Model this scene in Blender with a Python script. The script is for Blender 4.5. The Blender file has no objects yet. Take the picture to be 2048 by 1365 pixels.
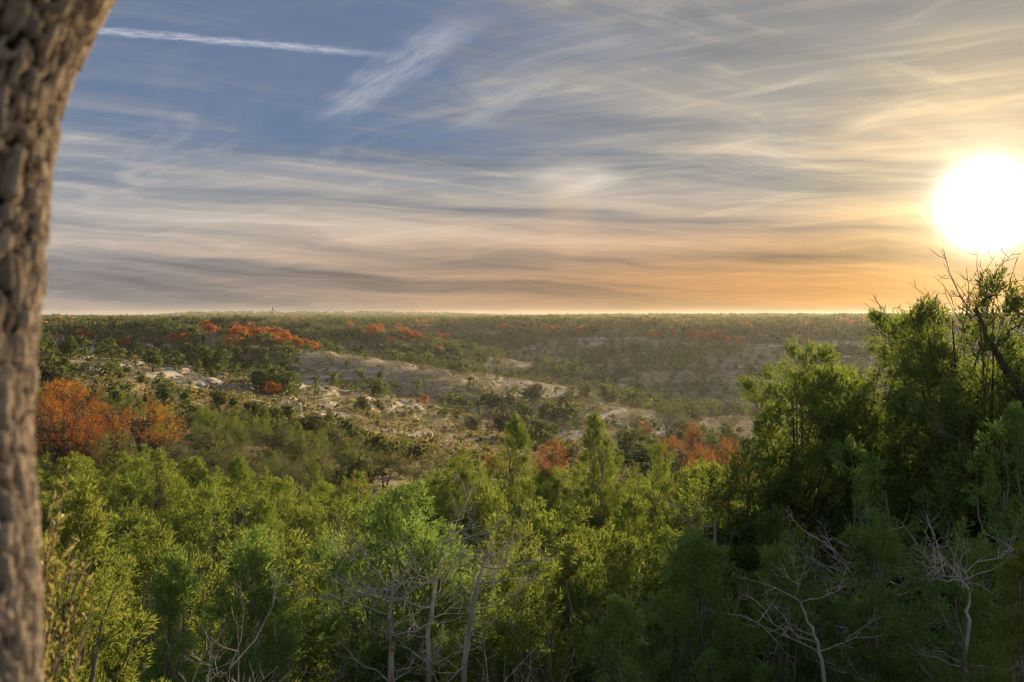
import bpy, math, random
import numpy as np

S = bpy.context.scene
COL = S.collection
R = math.radians
F = 2010.0            # focal length in pixels of the 2048 px wide photograph
HZ = 630.0            # picture row of the eye level

# ---------------------------------------------------------------- camera
cam_data = bpy.data.cameras.new("camera")
cam = bpy.data.objects.new("camera", cam_data)
COL.objects.link(cam)
cam.location = (0, 0, 0)
cam.rotation_euler = (R(90), 0, 0)
cam_data.sensor_width = 36.0
cam_data.lens = 36.0 * F / 2048.0
cam_data.shift_y = -(682.5 - HZ) / 2048.0
cam_data.clip_start = 0.05
cam_data.clip_end = 20000
cam_data.dof.use_dof = True
cam_data.dof.focus_distance = 48.0
cam_data.dof.aperture_fstop = 3.4
S.camera = cam

# ---------------------------------------------------------------- exposure and render settings
S.view_settings.view_transform = 'Standard'
S.view_settings.look = 'None'
S.view_settings.gamma = 1.0
S.view_settings.use_curve_mapping = False
EXPO = 2.0
S.view_settings.exposure = EXPO
S.render.engine = 'CYCLES'
S.cycles.use_denoising = True
S.cycles.filter_width = 1.15
S.cycles.max_bounces = 8
S.cycles.diffuse_bounces = 5
S.cycles.glossy_bounces = 2
S.cycles.transmission_bounces = 5
S.cycles.transparent_max_bounces = 8
S.cycles.volume_bounces = 0
S.cycles.sample_clamp_indirect = 6.0

# ---------------------------------------------------------------- sun
SUN_AZ = math.atan2(951.0, 2010.0)
SUN_EL = R(5.6)
SD = (math.sin(SUN_AZ) * math.cos(SUN_EL), math.cos(SUN_AZ) * math.cos(SUN_EL), math.sin(SUN_EL))
from mathutils import Vector, Matrix
sun_data = bpy.data.lights.new("sun", 'SUN')
sun_data.energy = 4.8
sun_data.angle = R(1.0)
sun_data.color = (1.0, 0.74, 0.42)
sun = bpy.data.objects.new("sun", sun_data)
COL.objects.link(sun)
sun.rotation_euler = Vector(SD).to_track_quat('Z', 'Y').to_euler()

# ---------------------------------------------------------------- sky
world = bpy.data.worlds.new("World")
S.world = world
world.use_nodes = True
NT = world.node_tree
NT.nodes.clear()


class G:
    """small helper that writes node maths as expressions"""
    def __init__(self, nt): self.nt = nt
    def n(self, t, **kw):
        nd = self.nt.nodes.new(t)
        for k, v in kw.items(): setattr(nd, k, v)
        return nd
    def put(self, sock, v):
        if isinstance(v, (int, float)): sock.default_value = v
        elif isinstance(v, (tuple, list)): sock.default_value = tuple(v) + ((1.0,) if len(v) == 3 and sock.type == 'RGBA' else ())
        else: self.nt.links.new(v, sock)
    def m(self, op, a, b=0.0, c=None, clamp=False):
        nd = self.n('ShaderNodeMath', operation=op, use_clamp=clamp)
        self.put(nd.inputs[0], a); self.put(nd.inputs[1], b)
        if c is not None: self.put(nd.inputs[2], c)
        return nd.outputs[0]
    def add(self, a, b): return self.m('ADD', a, b)
    def sub(self, a, b): return self.m('SUBTRACT', a, b)
    def mul(self, a, b): return self.m('MULTIPLY', a, b)
    def div(self, a, b): return self.m('DIVIDE', a, b)
    def sm(self, x, lo, hi, a=0.0, b=1.0):
        nd = self.n('ShaderNodeMapRange', interpolation_type='SMOOTHSTEP')
        for i, v in enumerate((x, lo, hi, a, b)): self.put(nd.inputs[i], v)
        return nd.outputs[0]
    def xyz(self, x, y, z=0.0):
        nd = self.n('ShaderNodeCombineXYZ')
        for i, v in enumerate((x, y, z)): self.put(nd.inputs[i], v)
        return nd.outputs[0]
    def noise(self, vec, scale=1.0, detail=4.0, rough=0.5, dist=0.0):
        nd = self.n('ShaderNodeTexNoise')
        self.put(nd.inputs['Vector'], vec)
        nd.inputs['Scale'].default_value = scale
        nd.inputs['Detail'].default_value = detail
        nd.inputs['Roughness'].default_value = rough
        nd.inputs['Distortion'].default_value = dist
        return nd.outputs['Fac']
    def mix(self, f, a, b, mode='MIX'):
        nd = self.n('ShaderNodeMix', data_type='RGBA', blend_type=mode)
        self.put(nd.inputs[0], f); self.put(nd.inputs[6], a); self.put(nd.inputs[7], b)
        return nd.outputs[2]
    def ramp(self, x, stops):
        nd = self.n('ShaderNodeValToRGB')
        e = nd.color_ramp.elements
        while len(e) < len(stops): e.new(0.5)
        for el, (p, c) in zip(e, stops):
            el.position = p
            el.color = tuple(c) + (1.0,)
        self.put(nd.inputs[0], x)
        return nd.outputs[0]


def lin(r, g, b):
    f = lambda c: c / 12.92 if c <= 0.04045 else ((c + 0.055) / 1.055) ** 2.4
    return tuple(f(v / 255.0) for v in (r, g, b))


g = G(NT)
tc = g.n('ShaderNodeTexCoord')
sep = g.n('ShaderNodeSeparateXYZ')
NT.links.new(tc.outputs['Generated'], sep.inputs[0])
dx, dy, dz = sep.outputs
el = g.mul(g.m('ARCSINE', dz), 180 / math.pi)                       # elevation in degrees
az = g.mul(g.m('ARCTAN2', dx, dy), 180 / math.pi)                   # azimuth in degrees, 0 = view axis
dn = g.n('ShaderNodeVectorMath', operation='DOT_PRODUCT')
NT.links.new(tc.outputs['Generated'], dn.inputs[0])
dn.inputs[1].default_value = SD
ang = g.mul(g.m('ARCCOSINE', g.m('MINIMUM', dn.outputs['Value'], 0.999999)), 180 / math.pi)

nish = g.n('ShaderNodeTexSky', sky_type='NISHITA', sun_disc=False)
nish.sun_elevation = SUN_EL
nish.sun_rotation = SUN_AZ
nish.air_density = 1.0
nish.dust_density = 0.0
nish.ozone_density = 6.0
SKYK = 0.025
blue = g.mix(0.64, g.mix(1.0, nish.outputs[0], (SKYK, SKYK, SKYK), 'MULTIPLY'), tuple(c / 2 ** EXPO for c in lin(120, 134, 158)))

# the cirrus lies on a high flat layer: u, v are places on that layer
inv = g.div(1.0, g.add(g.m('MAXIMUM', dz, 0.0), 0.045))
u, v = g.mul(dx, inv), g.mul(dy, inv)
def rot(deg, su, sv, ou=0.0, ov=0.0):
    c, s = math.cos(R(deg)), math.sin(R(deg))
    a = g.add(g.mul(u, c * su), g.mul(v, s * su))
    b = g.add(g.mul(u, -s * sv), g.mul(v, c * sv))
    return g.add(a, ou), g.add(b, ov)
wp = g.noise(g.xyz(u, v, 3.7), 0.32, 3, 0.5)
wq = g.noise(g.xyz(u, v, 9.1), 0.36, 3, 0.5)
def warped(p, amt):
    return g.xyz(g.add(p[0], g.mul(g.sub(wp, 0.5), amt)), g.add(p[1], g.mul(g.sub(wq, 0.5), amt)), 0.0)
broad = g.noise(warped(rot(20, 0.20, 0.62, 1.3, 4.4), 1.7), 1.0, 4, 0.5)            # wide veils
wisp = g.noise(warped(rot(-52, 0.50, 2.0, 7.1, 2.2), 2.9), 1.0, 8, 0.64)            # strands that rise to the right
fib = g.noise(warped(rot(36, 0.48, 2.6, 0.4, 6.0), 2.4), 1.0, 8, 0.66)              # strands that sink to the right
hair = g.noise(warped(rot(-30, 1.3, 9.0, 3.0, 1.0), 6.0), 1.0, 4, 0.55)            # the finest combing
tilt = g.add(el, g.mul(az, 0.055))
bw = g.noise(g.xyz(g.mul(az, 0.07), g.mul(el, 0.35), 2.0), 1.0, 3, 0.5)
bands = g.noise(g.xyz(g.mul(az, 0.030), g.add(g.mul(tilt, 0.60), g.mul(bw, 1.5)), 6.3), 1.0, 7, 0.55)  # long low bands near the horizon
low = g.sm(el, 5.0, 10.5, 1.0, 0.0)
high = g.sub(1.0, low)

hole = g.mul(g.sm(g.add(az, g.mul(g.sub(wp, 0.5), 16)), -1.0, -13.0), g.sm(g.add(el, g.mul(g.sub(wq, 0.5), 9)), 8.5, 13.5))
gap = g.mul(g.sm(g.add(g.mul(broad, 0.6), g.mul(fib, 0.5)), 0.60, 0.38), g.mul(high, g.sm(ang, 12, 30)))
cov = g.sub(0.95, g.add(g.mul(hole, 0.68), g.mul(gap, 0.75)))
cov = g.m('MAXIMUM', g.m('MINIMUM', cov, 1.0), 0.10)
strand = g.add(g.mul(g.sm(wisp, 0.50, 0.78), 0.9), g.add(g.mul(g.sm(fib, 0.50, 0.80), 0.75), g.mul(g.sm(hair, 0.45, 0.8), 0.30)))
strand = g.mul(strand, g.add(0.45, g.mul(high, 0.55)))
strand = g.mul(strand, g.sub(1.0, g.mul(hole, 0.65)))
cov = g.m('MINIMUM', g.add(cov, g.mul(strand, 0.40)), 1.0)

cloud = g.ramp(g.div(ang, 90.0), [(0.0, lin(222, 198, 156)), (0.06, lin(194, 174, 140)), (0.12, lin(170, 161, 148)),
                                  (0.24, lin(159, 154, 148)), (0.40, lin(148, 146, 144)), (0.62, lin(150, 153, 160)), (1.0, lin(186, 188, 194))])  # last stop: unseen sky far from the sun, brightened to fill the shaded foliage
horiz = g.ramp(g.div(ang, 90.0), [(0.0, lin(238, 176, 74)), (0.10, lin(204, 144, 62)), (0.22, lin(172, 128, 84)),
                                  (0.40, lin(162, 140, 120)), (0.60, lin(155, 146, 140)), (1.0, lin(150, 147, 147))])
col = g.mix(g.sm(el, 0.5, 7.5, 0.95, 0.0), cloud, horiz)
tex = g.add(g.mul(g.mul(g.sub(broad, 0.5), 1.35), high), g.mul(g.mul(g.sub(bands, 0.46), 3.0), g.sm(el, 6.0, 13.0, 1.0, 0.1)))
fade = g.sm(el, 0.0, 2.0, 0.4, 1.0)
bright = g.add(g.add(0.86, g.mul(tex, fade)), g.mul(strand, 0.58))
colv = g.n('ShaderNodeVectorMath', operation='SCALE')
NT.links.new(col, colv.inputs[0]); NT.links.new(bright, colv.inputs['Scale'])
# display-referred cloud colours brought to scene units
kk = 1.24 / 2 ** EXPO
cscale = g.mix(1.0, colv.outputs[0], (kk, kk, kk), 'MULTIPLY')
# thick bands are slate, thin ones cream
cscale = g.mix(1.0, cscale, g.mix(g.sm(g.add(tex, g.mul(strand, 0.3)), -0.35, 0.45), (0.90, 0.98, 1.10), (1.07, 1.0, 0.90)), 'MULTIPLY')
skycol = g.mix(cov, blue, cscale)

# contrail: a long thin cloud on the same layer
def sky_line(p0, p1, width, soft, wob, strength, colr, fq=1.0):
    """band between two sky points (pixels of the photograph turned into layer coordinates)"""
    global skycol
    def q(p):
        d = Vector(((p[0] - 1024) / F, 1.0, (HZ - p[1]) / F)).normalized()
        k = 1.0 / (d.z + 0.045)
        return d.x * k, d.y * k
    (u0, v0), (u1, v1) = q(p0), q(p1)
    L = math.hypot(u1 - u0, v1 - v0)
    tx, ty = (u1 - u0) / L, (v1 - v0) / L
    a = g.add(g.mul(g.sub(u, u0), tx), g.mul(g.sub(v, v0), ty))
    b = g.add(g.mul(g.sub(u, u0), -ty), g.mul(g.sub(v, v0), tx))
    wn = g.noise(g.xyz(g.add(g.mul(a, 16 * fq), g.mul(b, 22 * fq)), g.sub(g.mul(b, 30 * fq), g.mul(a, 9 * fq)), 1.0), 1.0, 7, 0.68) if fq == 1.0 else g.noise(g.xyz(g.mul(a, 1.3), g.mul(b, 11.0), 4.0), 1.0, 8, 0.66, 0.4)
    wl = g.noise(g.xyz(g.mul(a, 3.5), 0.0, 8.0), 1.0, 3, 0.5)
    b2 = g.add(b, g.mul(g.sub(wl, 0.5), wob))
    dist_ = g.m('ABSOLUTE', b2)
    core = g.sm(dist_, 0.0, g.mul(g.add(0.25, wn), width * soft), 1.0, 0.0)
    mask = g.mul(core, g.add(0.25, g.mul(g.sm(wn, 0.32, 0.66), 0.75)))
    mask = g.mul(mask, g.sm(a, -0.25 * L, 0.15 * L))
    mask = g.mul(mask, g.sm(g.add(a, g.mul(g.sub(wn, 0.5), 0.25 * L)), L * 0.75, L * 1.05, 1.0, 0.0))
    skycol = g.mix(g.m('MINIMUM', g.mul(mask, strength), 1.0), skycol, tuple(c * kk for c in colr))
sky_line((0, 46), (800, 113), 0.045, 1.7, 0.02, 0.80, lin(186, 188, 198))
sky_line((680, 222), (960, 20), 0.10, 1.9, 0.16, 0.62, lin(178, 178, 184), 0.5)
sky_line((930, 250), (1110, 140), 0.10, 1.6, 0.10, 0.40, lin(180, 178, 176), 0.5)
sky_line((1700, 578), (1900, 570), 0.05, 1.6, 0.05, 0.35, lin(240, 186, 100))

# bright patch of ice cloud and its faint coloured tail (a mock sun)
def blob(a0, e0, ra, re, soft=1.0):
    da = g.div(g.sub(az, a0), ra)
    de = g.div(g.sub(g.add(el, g.mul(g.sub(wisp, 0.5), re * 1.6)), e0), re)
    r2 = g.m('SQRT', g.add(g.mul(da, da), g.mul(de, de)))
    return g.sm(g.add(r2, g.mul(g.sub(fib, 0.5), 1.5)), 0.35, 1.2, 1.0, 0.0)
skycol = g.mix(g.mul(blob(3.6, 7.7, 3.2, 1.1), g.m('MAXIMUM', g.add(-0.55, g.mul(g.add(fib, wisp), 0.95)), 0.0)), skycol, tuple(c * kk for c in lin(226, 214, 194)))
skycol = g.mix(g.mul(blob(3.2, 5.4, 1.9, 2.6), 0.20), skycol, tuple(c * kk for c in lin(220, 182, 138)))

# aureole of the sun behind thin cloud
gl = g.add(g.mul(g.m('POWER', 2.718, g.mul(g.m('POWER', g.div(ang, 1.65), 2.4), -1.0)), 7.0),
           g.add(g.mul(g.m('POWER', 2.718, g.mul(ang, -1.0 / 2.2)), 0.58), g.mul(g.m('POWER', 2.718, g.mul(ang, -1.0 / 6.0)), 0.10)))
glow = g.n('ShaderNodeVectorMath', operation='SCALE')
glow.inputs[0].default_value = tuple(c * kk for c in (1.0, 0.89, 0.68))
NT.links.new(gl, glow.inputs['Scale'])
skycol = g.mix(1.0, skycol, glow.outputs[0], 'ADD')
# below the horizon the dome goes on as a dull ground tone
skycol = g.mix(g.sm(el, -4.0, -0.5), tuple(c * kk for c in lin(96, 88, 74)), skycol)
bg = g.n('ShaderNodeBackground')
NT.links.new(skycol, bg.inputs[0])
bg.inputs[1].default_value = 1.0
out = g.n('ShaderNodeOutputWorld')
NT.links.new(bg.outputs[0], out.inputs[0])
world.cycles.sampling_method = 'MANUAL'
world.cycles.sample_map_resolution = 1024

# ================================================================ helpers
def P(px, py, Y):
    """world point seen at picture place (px, py) at depth Y"""
    return ((px - 1024) / F * Y, Y, (HZ - py) / F * Y)

def hash2(ix, iy, seed=0):
    h = (ix.astype(np.int64) * 374761393 + iy.astype(np.int64) * 668265263 + seed * 974634777) & 0xffffffff
    h = ((h ^ (h >> 13)) * 1274126177) & 0xffffffff
    return ((h ^ (h >> 16)) & 0xffffff) / float(0xffffff)

def vnoise(x, y, seed=0):
    x = np.asarray(x, float); y = np.asarray(y, float)
    ix = np.floor(x); iy = np.floor(y)
    fx = x - ix; fy = y - iy
    fx = fx * fx * (3 - 2 * fx); fy = fy * fy * (3 - 2 * fy)
    a = hash2(ix, iy, seed); b = hash2(ix + 1, iy, seed); c = hash2(ix, iy + 1, seed); d = hash2(ix + 1, iy + 1, seed)
    return (a + (b - a) * fx) * (1 - fy) + (c + (d - c) * fx) * fy

def fbm(x, y, seed=0, octv=4, rough=0.5):
    t = 0; a = 1.0; n = 0
    for o in range(octv):
        t = t + a * (vnoise(x * 2 ** o + 17.3 * o, y * 2 ** o + 5.1 * o, seed + o) - 0.5); n += a; a *= rough
    return t / n * 2

def sstep(x, a, b):
    t = np.clip((x - a) / (b - a), 0, 1)
    return t * t * (3 - 2 * t)

# ================================================================ the land: spurs and plateaus
def seg_ridge(x, y, pts):
    """distance to a crest line and the crest height at the nearest place"""
    best = np.full(x.shape, 1e9); zz = np.zeros(x.shape)
    for (x0, y0, z0), (x1, y1, z1) in zip(pts[:-1], pts[1:]):
        dx_, dy_ = x1 - x0, y1 - y0
        t = np.clip(((x - x0) * dx_ + (y - y0) * dy_) / (dx_ * dx_ + dy_ * dy_), 0, 1)
        d = np.hypot(x - x0 - t * dx_, y - y0 - t * dy_)
        m = d < best
        best = np.where(m, d, best); zz = np.where(m, z0 + t * (z1 - z0), zz)
    return best, zz

def crest(lst, drop=1.0):
    o = []
    for px, py, Y in lst:
        a = P(px, py, Y); o.append((a[0], a[1], a[2] - drop))
    return o

RL = [(-70, 20, -7), (-100, 120, -6.5)] + crest([(60, 690, 180), (240, 752, 165), (420, 818, 150)], 1.2) + crest([(640, 868, 128), (800, 905, 112), (1000, 945, 98)], 2.2)
RL2 = [(-14, 48, -11.2), (-32, 70, -9.6), (-55, 110, -9.0), (-72, 150, -8.6)]
RL3 = [(-14, 48, -11.6), (-17, 66, -12.6), (-15, 84, -14.0), (-8, 100, -16.5), (4, 118, -20)]
RA = [(-330, 470, -4)] + crest([(110, 650, 430), (300, 654, 400), (450, 666, 380), (640, 694, 350)], 2.5) + crest([(800, 729, 320), (1000, 789, 290), (1100, 834, 268), (1200, 884, 250)], 0.8)
RB = [(-420, 700, -3)] + crest([(480, 644, 660), (560, 648, 640), (740, 664, 590), (900, 694, 530)], 2.5) + crest([(1000, 742, 465), (1060, 770, 440)], 1.5)
RN = crest([(380, 822, 250), (560, 838, 235), (800, 852, 212), (880, 873, 200), (1000, 907, 188)], 0.5)
RM = crest([(1010, 800, 300), (1120, 850, 245), (1210, 880, 225), (1260, 915, 205)], 0.5)
CY = np.array([(-2500, 1500), (-600, 1050), (-250, 950), (-100, 880), (60, 800), (180, 760), (300, 720), (450, 640), (700, 560), (1500, 500), (4000, 450)], float)

def land(x, y, terr=True, riser=False):
    x = np.asarray(x, float); y = np.asarray(y, float)
    # foreground hill: a bluff under the viewpoint that steepens again beyond the junipers
    yy = np.where(y > 0, np.hypot(x * 0.25, y), y)
    zf = np.interp(yy, [-400, -60, -2, 0.8, 2.2, 5, 9, 20, 45, 60, 85, 130, 180, 300], [-5, -1.9, -1.75, -1.75, -2.1, -4.6, -7.0, -9.4, -11.6, -14.5, -22, -38, -52, -80])
    zf = zf + 1.5 * sstep(x, 3, 12) * sstep(y, 12, 24) - 0.0
    hs = [zf]
    for pts, s, w in ((RL, 0.16, 12), (RL2, 0.20, 9), (RL3, 0.20, 7), (RA, 0.155, 12), (RB, 0.18, 14), (RN, 0.16, 6), (RM, 0.18, 6)):
        d, z = seg_ridge(x, y, pts)
        hs.append(z - s * (np.sqrt(d * d + w * w) - w))
    cy = np.interp(x, CY[:, 0], CY[:, 1])
    d = np.maximum(cy - y, 0)
    zc = -6.2 - 0.135 * (np.sqrt(d * d + 45 ** 2) - 45)
    zc = zc + 2.0 * fbm(x / 420, y / 420, 5, 3) * sstep(y - cy, 0, 400) - 5.5 * sstep(y, 1150, 1700) * sstep(-x, -250, 150)
    hs.append(zc)
    far = -9 + 13.0 * np.exp(-((y - 3000) / 500.0) ** 2) * sstep(x / np.maximum(y, 1), -0.37, -0.31) * sstep(-x / np.maximum(y, 1), -0.06, 0.14)
    hs.append(np.where(y > 1700, far, -60))
    floor = -38.5 + 2.0 * fbm(x / 90, y / 90, 8, 3)
    hs.append(floor)
    H = np.stack(hs); k = 1.4
    mx = H.max(0)
    z = mx + np.log(np.exp((H - mx) * k).sum(0)) / k - 0.3
    rr = np.hypot(x, y)
    amp = sstep(rr, 110, 330)
    z = z + amp * (1.7 * fbm(x / 95, y / 95, 21, 3) + 0.9 * fbm(x / 24, y / 24, 31, 3)) * (1 - 0.75 * sstep(rr, 1000, 2000))
    z = z + (1 - amp) * 0.35 * fbm(x / 6, y / 6, 41, 3) * sstep(rr, 3, 8)
    if terr:                                            # limestone ledges follow the contour lines
        per = 1.7
        t = (z + 0.4 * fbm(x / 60, y / 60, 51, 2)) / per
        fr = t - np.floor(t)
        st = np.floor(t) + sstep(fr, 0.58, 0.90)
        if riser: return np.exp(-((fr - 0.76) / 0.13) ** 2)
        z = z + (st - t) * per * 0.6 * sstep(rr, 120, 200) * (1 - sstep(rr, 900, 1300))
    return z

def hit(px, py, y0=60.0, y1=3000.0):
    """first place where the line of sight through (px, py) meets the land"""
    Y = np.exp(np.linspace(math.log(y0), math.log(y1), 1600))
    X = (px - 1024) / F * Y; Z = (HZ - py) / F * Y
    h = land(X, Y)
    i = np.argmax(h > Z) if (h > Z).any() else len(Y) - 1
    return X[i], Y[i], h[i]

def inpoly(px, py, poly):
    c = np.zeros(np.shape(px), bool)
    n = len(poly)
    for i in range(n):
        x0, y0 = poly[i]; x1, y1 = poly[(i + 1) % n]
        m = ((y0 > py) != (y1 > py))
        xs = (x1 - x0) * (py - y0) / ((y1 - y0) if y1 != y0 else 1e-9) + x0
        c ^= m & (px < xs)
    return c

# outlines of the open ground, given where the photograph shows them, turned into map outlines on the land
def ground_poly(pts):
    return [hit(px, py, 100)[:2] for px, py in pts]
OPEN = [(ground_poly(p), t) for p, t in [
    ([(330, 735), (480, 765), (640, 805), (560, 832), (430, 806), (340, 765)], 0.10),
    ([(460, 806), (640, 812), (800, 800), (960, 796), (955, 812), (760, 828), (600, 842), (480, 836)], 0.0),
    ([(640, 702), (760, 716), (880, 745), (985, 790), (860, 796), (700, 770), (560, 740)], 0.16),
    ([(540, 745), (650, 770), (720, 790), (640, 800), (540, 775)], 0.08),
    ([(640, 850), (780, 855), (860, 868), (780, 880), (640, 872)], 0.10),
    ([(800, 862), (880, 876), (1000, 905), (980, 925), (840, 915)], 0.03),
    ([(1000, 762), (1110, 765), (1170, 785), (1090, 800), (1000, 785)], 0.08),
    ([(1110, 850), (1180, 858), (1245, 885), (1230, 915), (1140, 905)], 0.05),
    ([(1120, 800), (1250, 815), (1390, 850), (1420, 880), (1280, 870), (1140, 830)], 0.12),
    ([(1260, 745), (1480, 750), (1560, 790), (1400, 810), (1270, 790)], 0.45),
    ([(1380, 700), (1600, 690), (1640, 740), (1400, 740)], 0.5),
    ([(940, 690), (1100, 690), (1180, 720), (1000, 735)], 0.4),
    ([(600, 790), (980, 802), (1010, 900), (860, 890), (620, 850)], 0.20),
    ([(110, 688), (170, 690), (205, 700), (200, 716), (130, 712)], 0.05),
    ([(200, 716), (290, 722), (330, 745), (230, 745)], 0.20),
]]

def frayed(x, y):
    """places shifted a little so that the edges of clearings are ragged"""
    return (x + 9 * fbm(x / 16, y / 16, 55, 4) + 4 * fbm(x / 4, y / 4, 57, 2), y + 22 * fbm(x / 18 + 7, y / 18, 56, 4) + 9 * fbm(x / 4, y / 4, 58, 2))

def cover(x, y):
    """how wooded a place is, 0..1"""
    x = np.asarray(x, float); y = np.asarray(y, float)
    rr = np.hypot(x, y)
    c = 0.48 + 1.25 * fbm(x / 26, y / 30, 61, 3)
    dA, zA = seg_ridge(x, y, RA); dB, zB = seg_ridge(x, y, RB)
    west = sstep(-x, 45, 95)
    c = np.where(dA < 60, c + 0.65 * west, c)
    c = np.where((dB < 110), c + 0.65 * sstep(-x, -10, 50), c)
    c = c - 0.04 * sstep(rr, 150, 220) * (1 - sstep(y, 480, 540))
    cy = np.interp(x, CY[:, 0], CY[:, 1])
    c = c + 0.7 * sstep(y - cy, -170, -30)
    zl = land(x, y, False)                              # scrub grows in lines along the ledges
    c = c + 0.42 * np.sin(2 * math.pi * (zl + 0.5 * fbm(x / 30, y / 30, 65, 2)) / 2.6) * sstep(rr, 150, 220) * (1 - sstep(y - cy, -170, -60))
    c = np.clip(c, 0.03, 1)
    xj, yj = frayed(x, y)
    for poly, t in OPEN:
        m = inpoly(xj, yj, poly)
        c = np.where(m, np.minimum(c, t), c)
    return c

# ---------------------------------------------------------------- materials
def new_mat(name):
    m = bpy.data.materials.new(name); m.use_nodes = True
    m.node_tree.nodes.clear()
    return m, G(m.node_tree)

def finish(m, q, shader, disp=None):
    o = q.n('ShaderNodeOutputMaterial')
    q.nt.links.new(shader, o.inputs[0])

def leaf_mat(name, dark, light, trans, tmix=0.4, vary=0.25, gloss=0.0):
    """foliage: each leaf has its own tint; light comes through it"""
    m, q = new_mat(name)
    at = q.n('ShaderNodeAttribute', attribute_name='tint')
    oi = q.n('ShaderNodeObjectInfo')
    f = q.m('ADD', at.outputs['Fac'], q.mul(q.sub(oi.outputs['Random'], 0.5), vary), clamp=True)
    c = q.mix(f, dark, light)
    d = q.n('ShaderNodeBsdfDiffuse'); q.put(d.inputs[0], c)
    t = q.n('ShaderNodeBsdfTranslucent')
    tc_ = q.mix(f, tuple(v * 0.75 for v in trans), tuple(min(1.0, v * 1.25) for v in trans))
    q.put(t.inputs[0], tc_)
    mx = q.n('ShaderNodeMixShader'); mx.inputs[0].default_value = tmix
    q.nt.links.new(d.outputs[0], mx.inputs[1]); q.nt.links.new(t.outputs[0], mx.inputs[2])
    s = mx.outputs[0]
    if gloss:
        gl_ = q.n('ShaderNodeBsdfGlossy'); gl_.inputs['Roughness'].default_value = 0.45
        gl_.inputs[0].default_value = (0.9, 0.9, 0.9, 1)
        m2 = q.n('ShaderNodeMixShader'); m2.inputs[0].default_value = gloss
        q.nt.links.new(s, m2.inputs[1]); q.nt.links.new(gl_.outputs[0], m2.inputs[2]); s = m2.outputs[0]
    finish(m, q, s)
    return m

def bark_mat(name, a, b, scale=9.0):
    m, q = new_mat(name)
    tco = q.n('ShaderNodeTexCoord')
    mp = q.n('ShaderNodeMapping'); mp.inputs['Scale'].default_value = (1, 1, 0.25)
    q.nt.links.new(tco.outputs['Object'], mp.inputs[0])
    n = q.noise(mp.outputs[0], scale, 5, 0.6)
    oi = q.n('ShaderNodeObjectInfo')
    f = q.m('ADD', q.sm(n, 0.3, 0.7), q.mul(q.sub(oi.outputs['Random'], 0.5), 0.3), clamp=True)
    d = q.n('ShaderNodeBsdfDiffuse'); d.inputs['Roughness'].default_value = 0.6
    q.put(d.inputs[0], q.mix(f, a, b))
    bmp = q.n('ShaderNodeBump'); bmp.inputs['Strength'].default_value = 0.6; bmp.inputs['Distance'].default_value = 0.02
    q.nt.links.new(n, bmp.inputs['Height']); q.nt.links.new(bmp.outputs[0], d.inputs['Normal'])
    finish(m, q, d.outputs[0])
    return m

M = {}
M['juniper'] = leaf_mat('juniper_foliage', (0.062, 0.120, 0.032), (0.140, 0.205, 0.055), (0.18, 0.23, 0.038), 0.33)
M['juniper_fresh'] = leaf_mat('juniper_fresh_foliage', (0.100, 0.190, 0.050), (0.165, 0.260, 0.070), (0.17, 0.25, 0.055), 0.33)
M['juniper_gold'] = leaf_mat('juniper_golden_foliage', (0.060, 0.110, 0.020), (0.155, 0.200, 0.050), (0.20, 0.23, 0.045), 0.34)
M['hill_juniper'] = leaf_mat('hill_juniper_foliage', (0.048, 0.086, 0.030), (0.120, 0.160, 0.060), (0.12, 0.15, 0.045), 0.25)
M['hill_oak'] = leaf_mat('hill_oak_foliage', (0.075, 0.086, 0.044), (0.150, 0.150, 0.085), (0.13, 0.13, 0.05), 0.25)
M['live_oak'] = leaf_mat('live_oak_foliage', (0.055, 0.082, 0.028), (0.130, 0.155, 0.058), (0.16, 0.175, 0.045), 0.28, gloss=0.03)
M['red_oak'] = leaf_mat('red_oak_foliage', (0.20, 0.062, 0.027), (0.46, 0.175, 0.054), (0.39, 0.135, 0.03), 0.34, 0.6)
M['rust_oak'] = leaf_mat('rust_oak_foliage', (0.18, 0.075, 0.028), (0.42, 0.19, 0.060), (0.40, 0.17, 0.032), 0.40, 0.3)
M['yellow_oak'] = leaf_mat('yellow_oak_foliage', (0.34, 0.15, 0.02), (0.55, 0.30, 0.05), (0.65, 0.32, 0.04), 0.42, 0.3)
M['sprig'] = leaf_mat('sprig_leaf', (0.09, 0.11, 0.03), (0.22, 0.19, 0.075), (0.20, 0.18, 0.05), 0.35, 0.1, gloss=0.015)
M['scrub'] = leaf_mat('scrub_foliage', (0.075, 0.090, 0.036), (0.165, 0.165, 0.075), (0.15, 0.15, 0.045), 0.28)
M['grass'] = leaf_mat('dry_grass', (0.15, 0.135, 0.065), (0.29, 0.255, 0.13), (0.24, 0.20, 0.08), 0.3)
M['bark'] = bark_mat('juniper_bark', (0.10, 0.085, 0.07), (0.27, 0.25, 0.225))
M['bark_dark'] = bark_mat('dark_bark', (0.05, 0.042, 0.034), (0.14, 0.12, 0.10))
M['dead'] = bark_mat('dead_wood', (0.22, 0.21, 0.19), (0.44, 0.42, 0.39))
M['twig'] = bark_mat('bare_twig', (0.16, 0.125, 0.105), (0.33, 0.27, 0.235))

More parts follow.
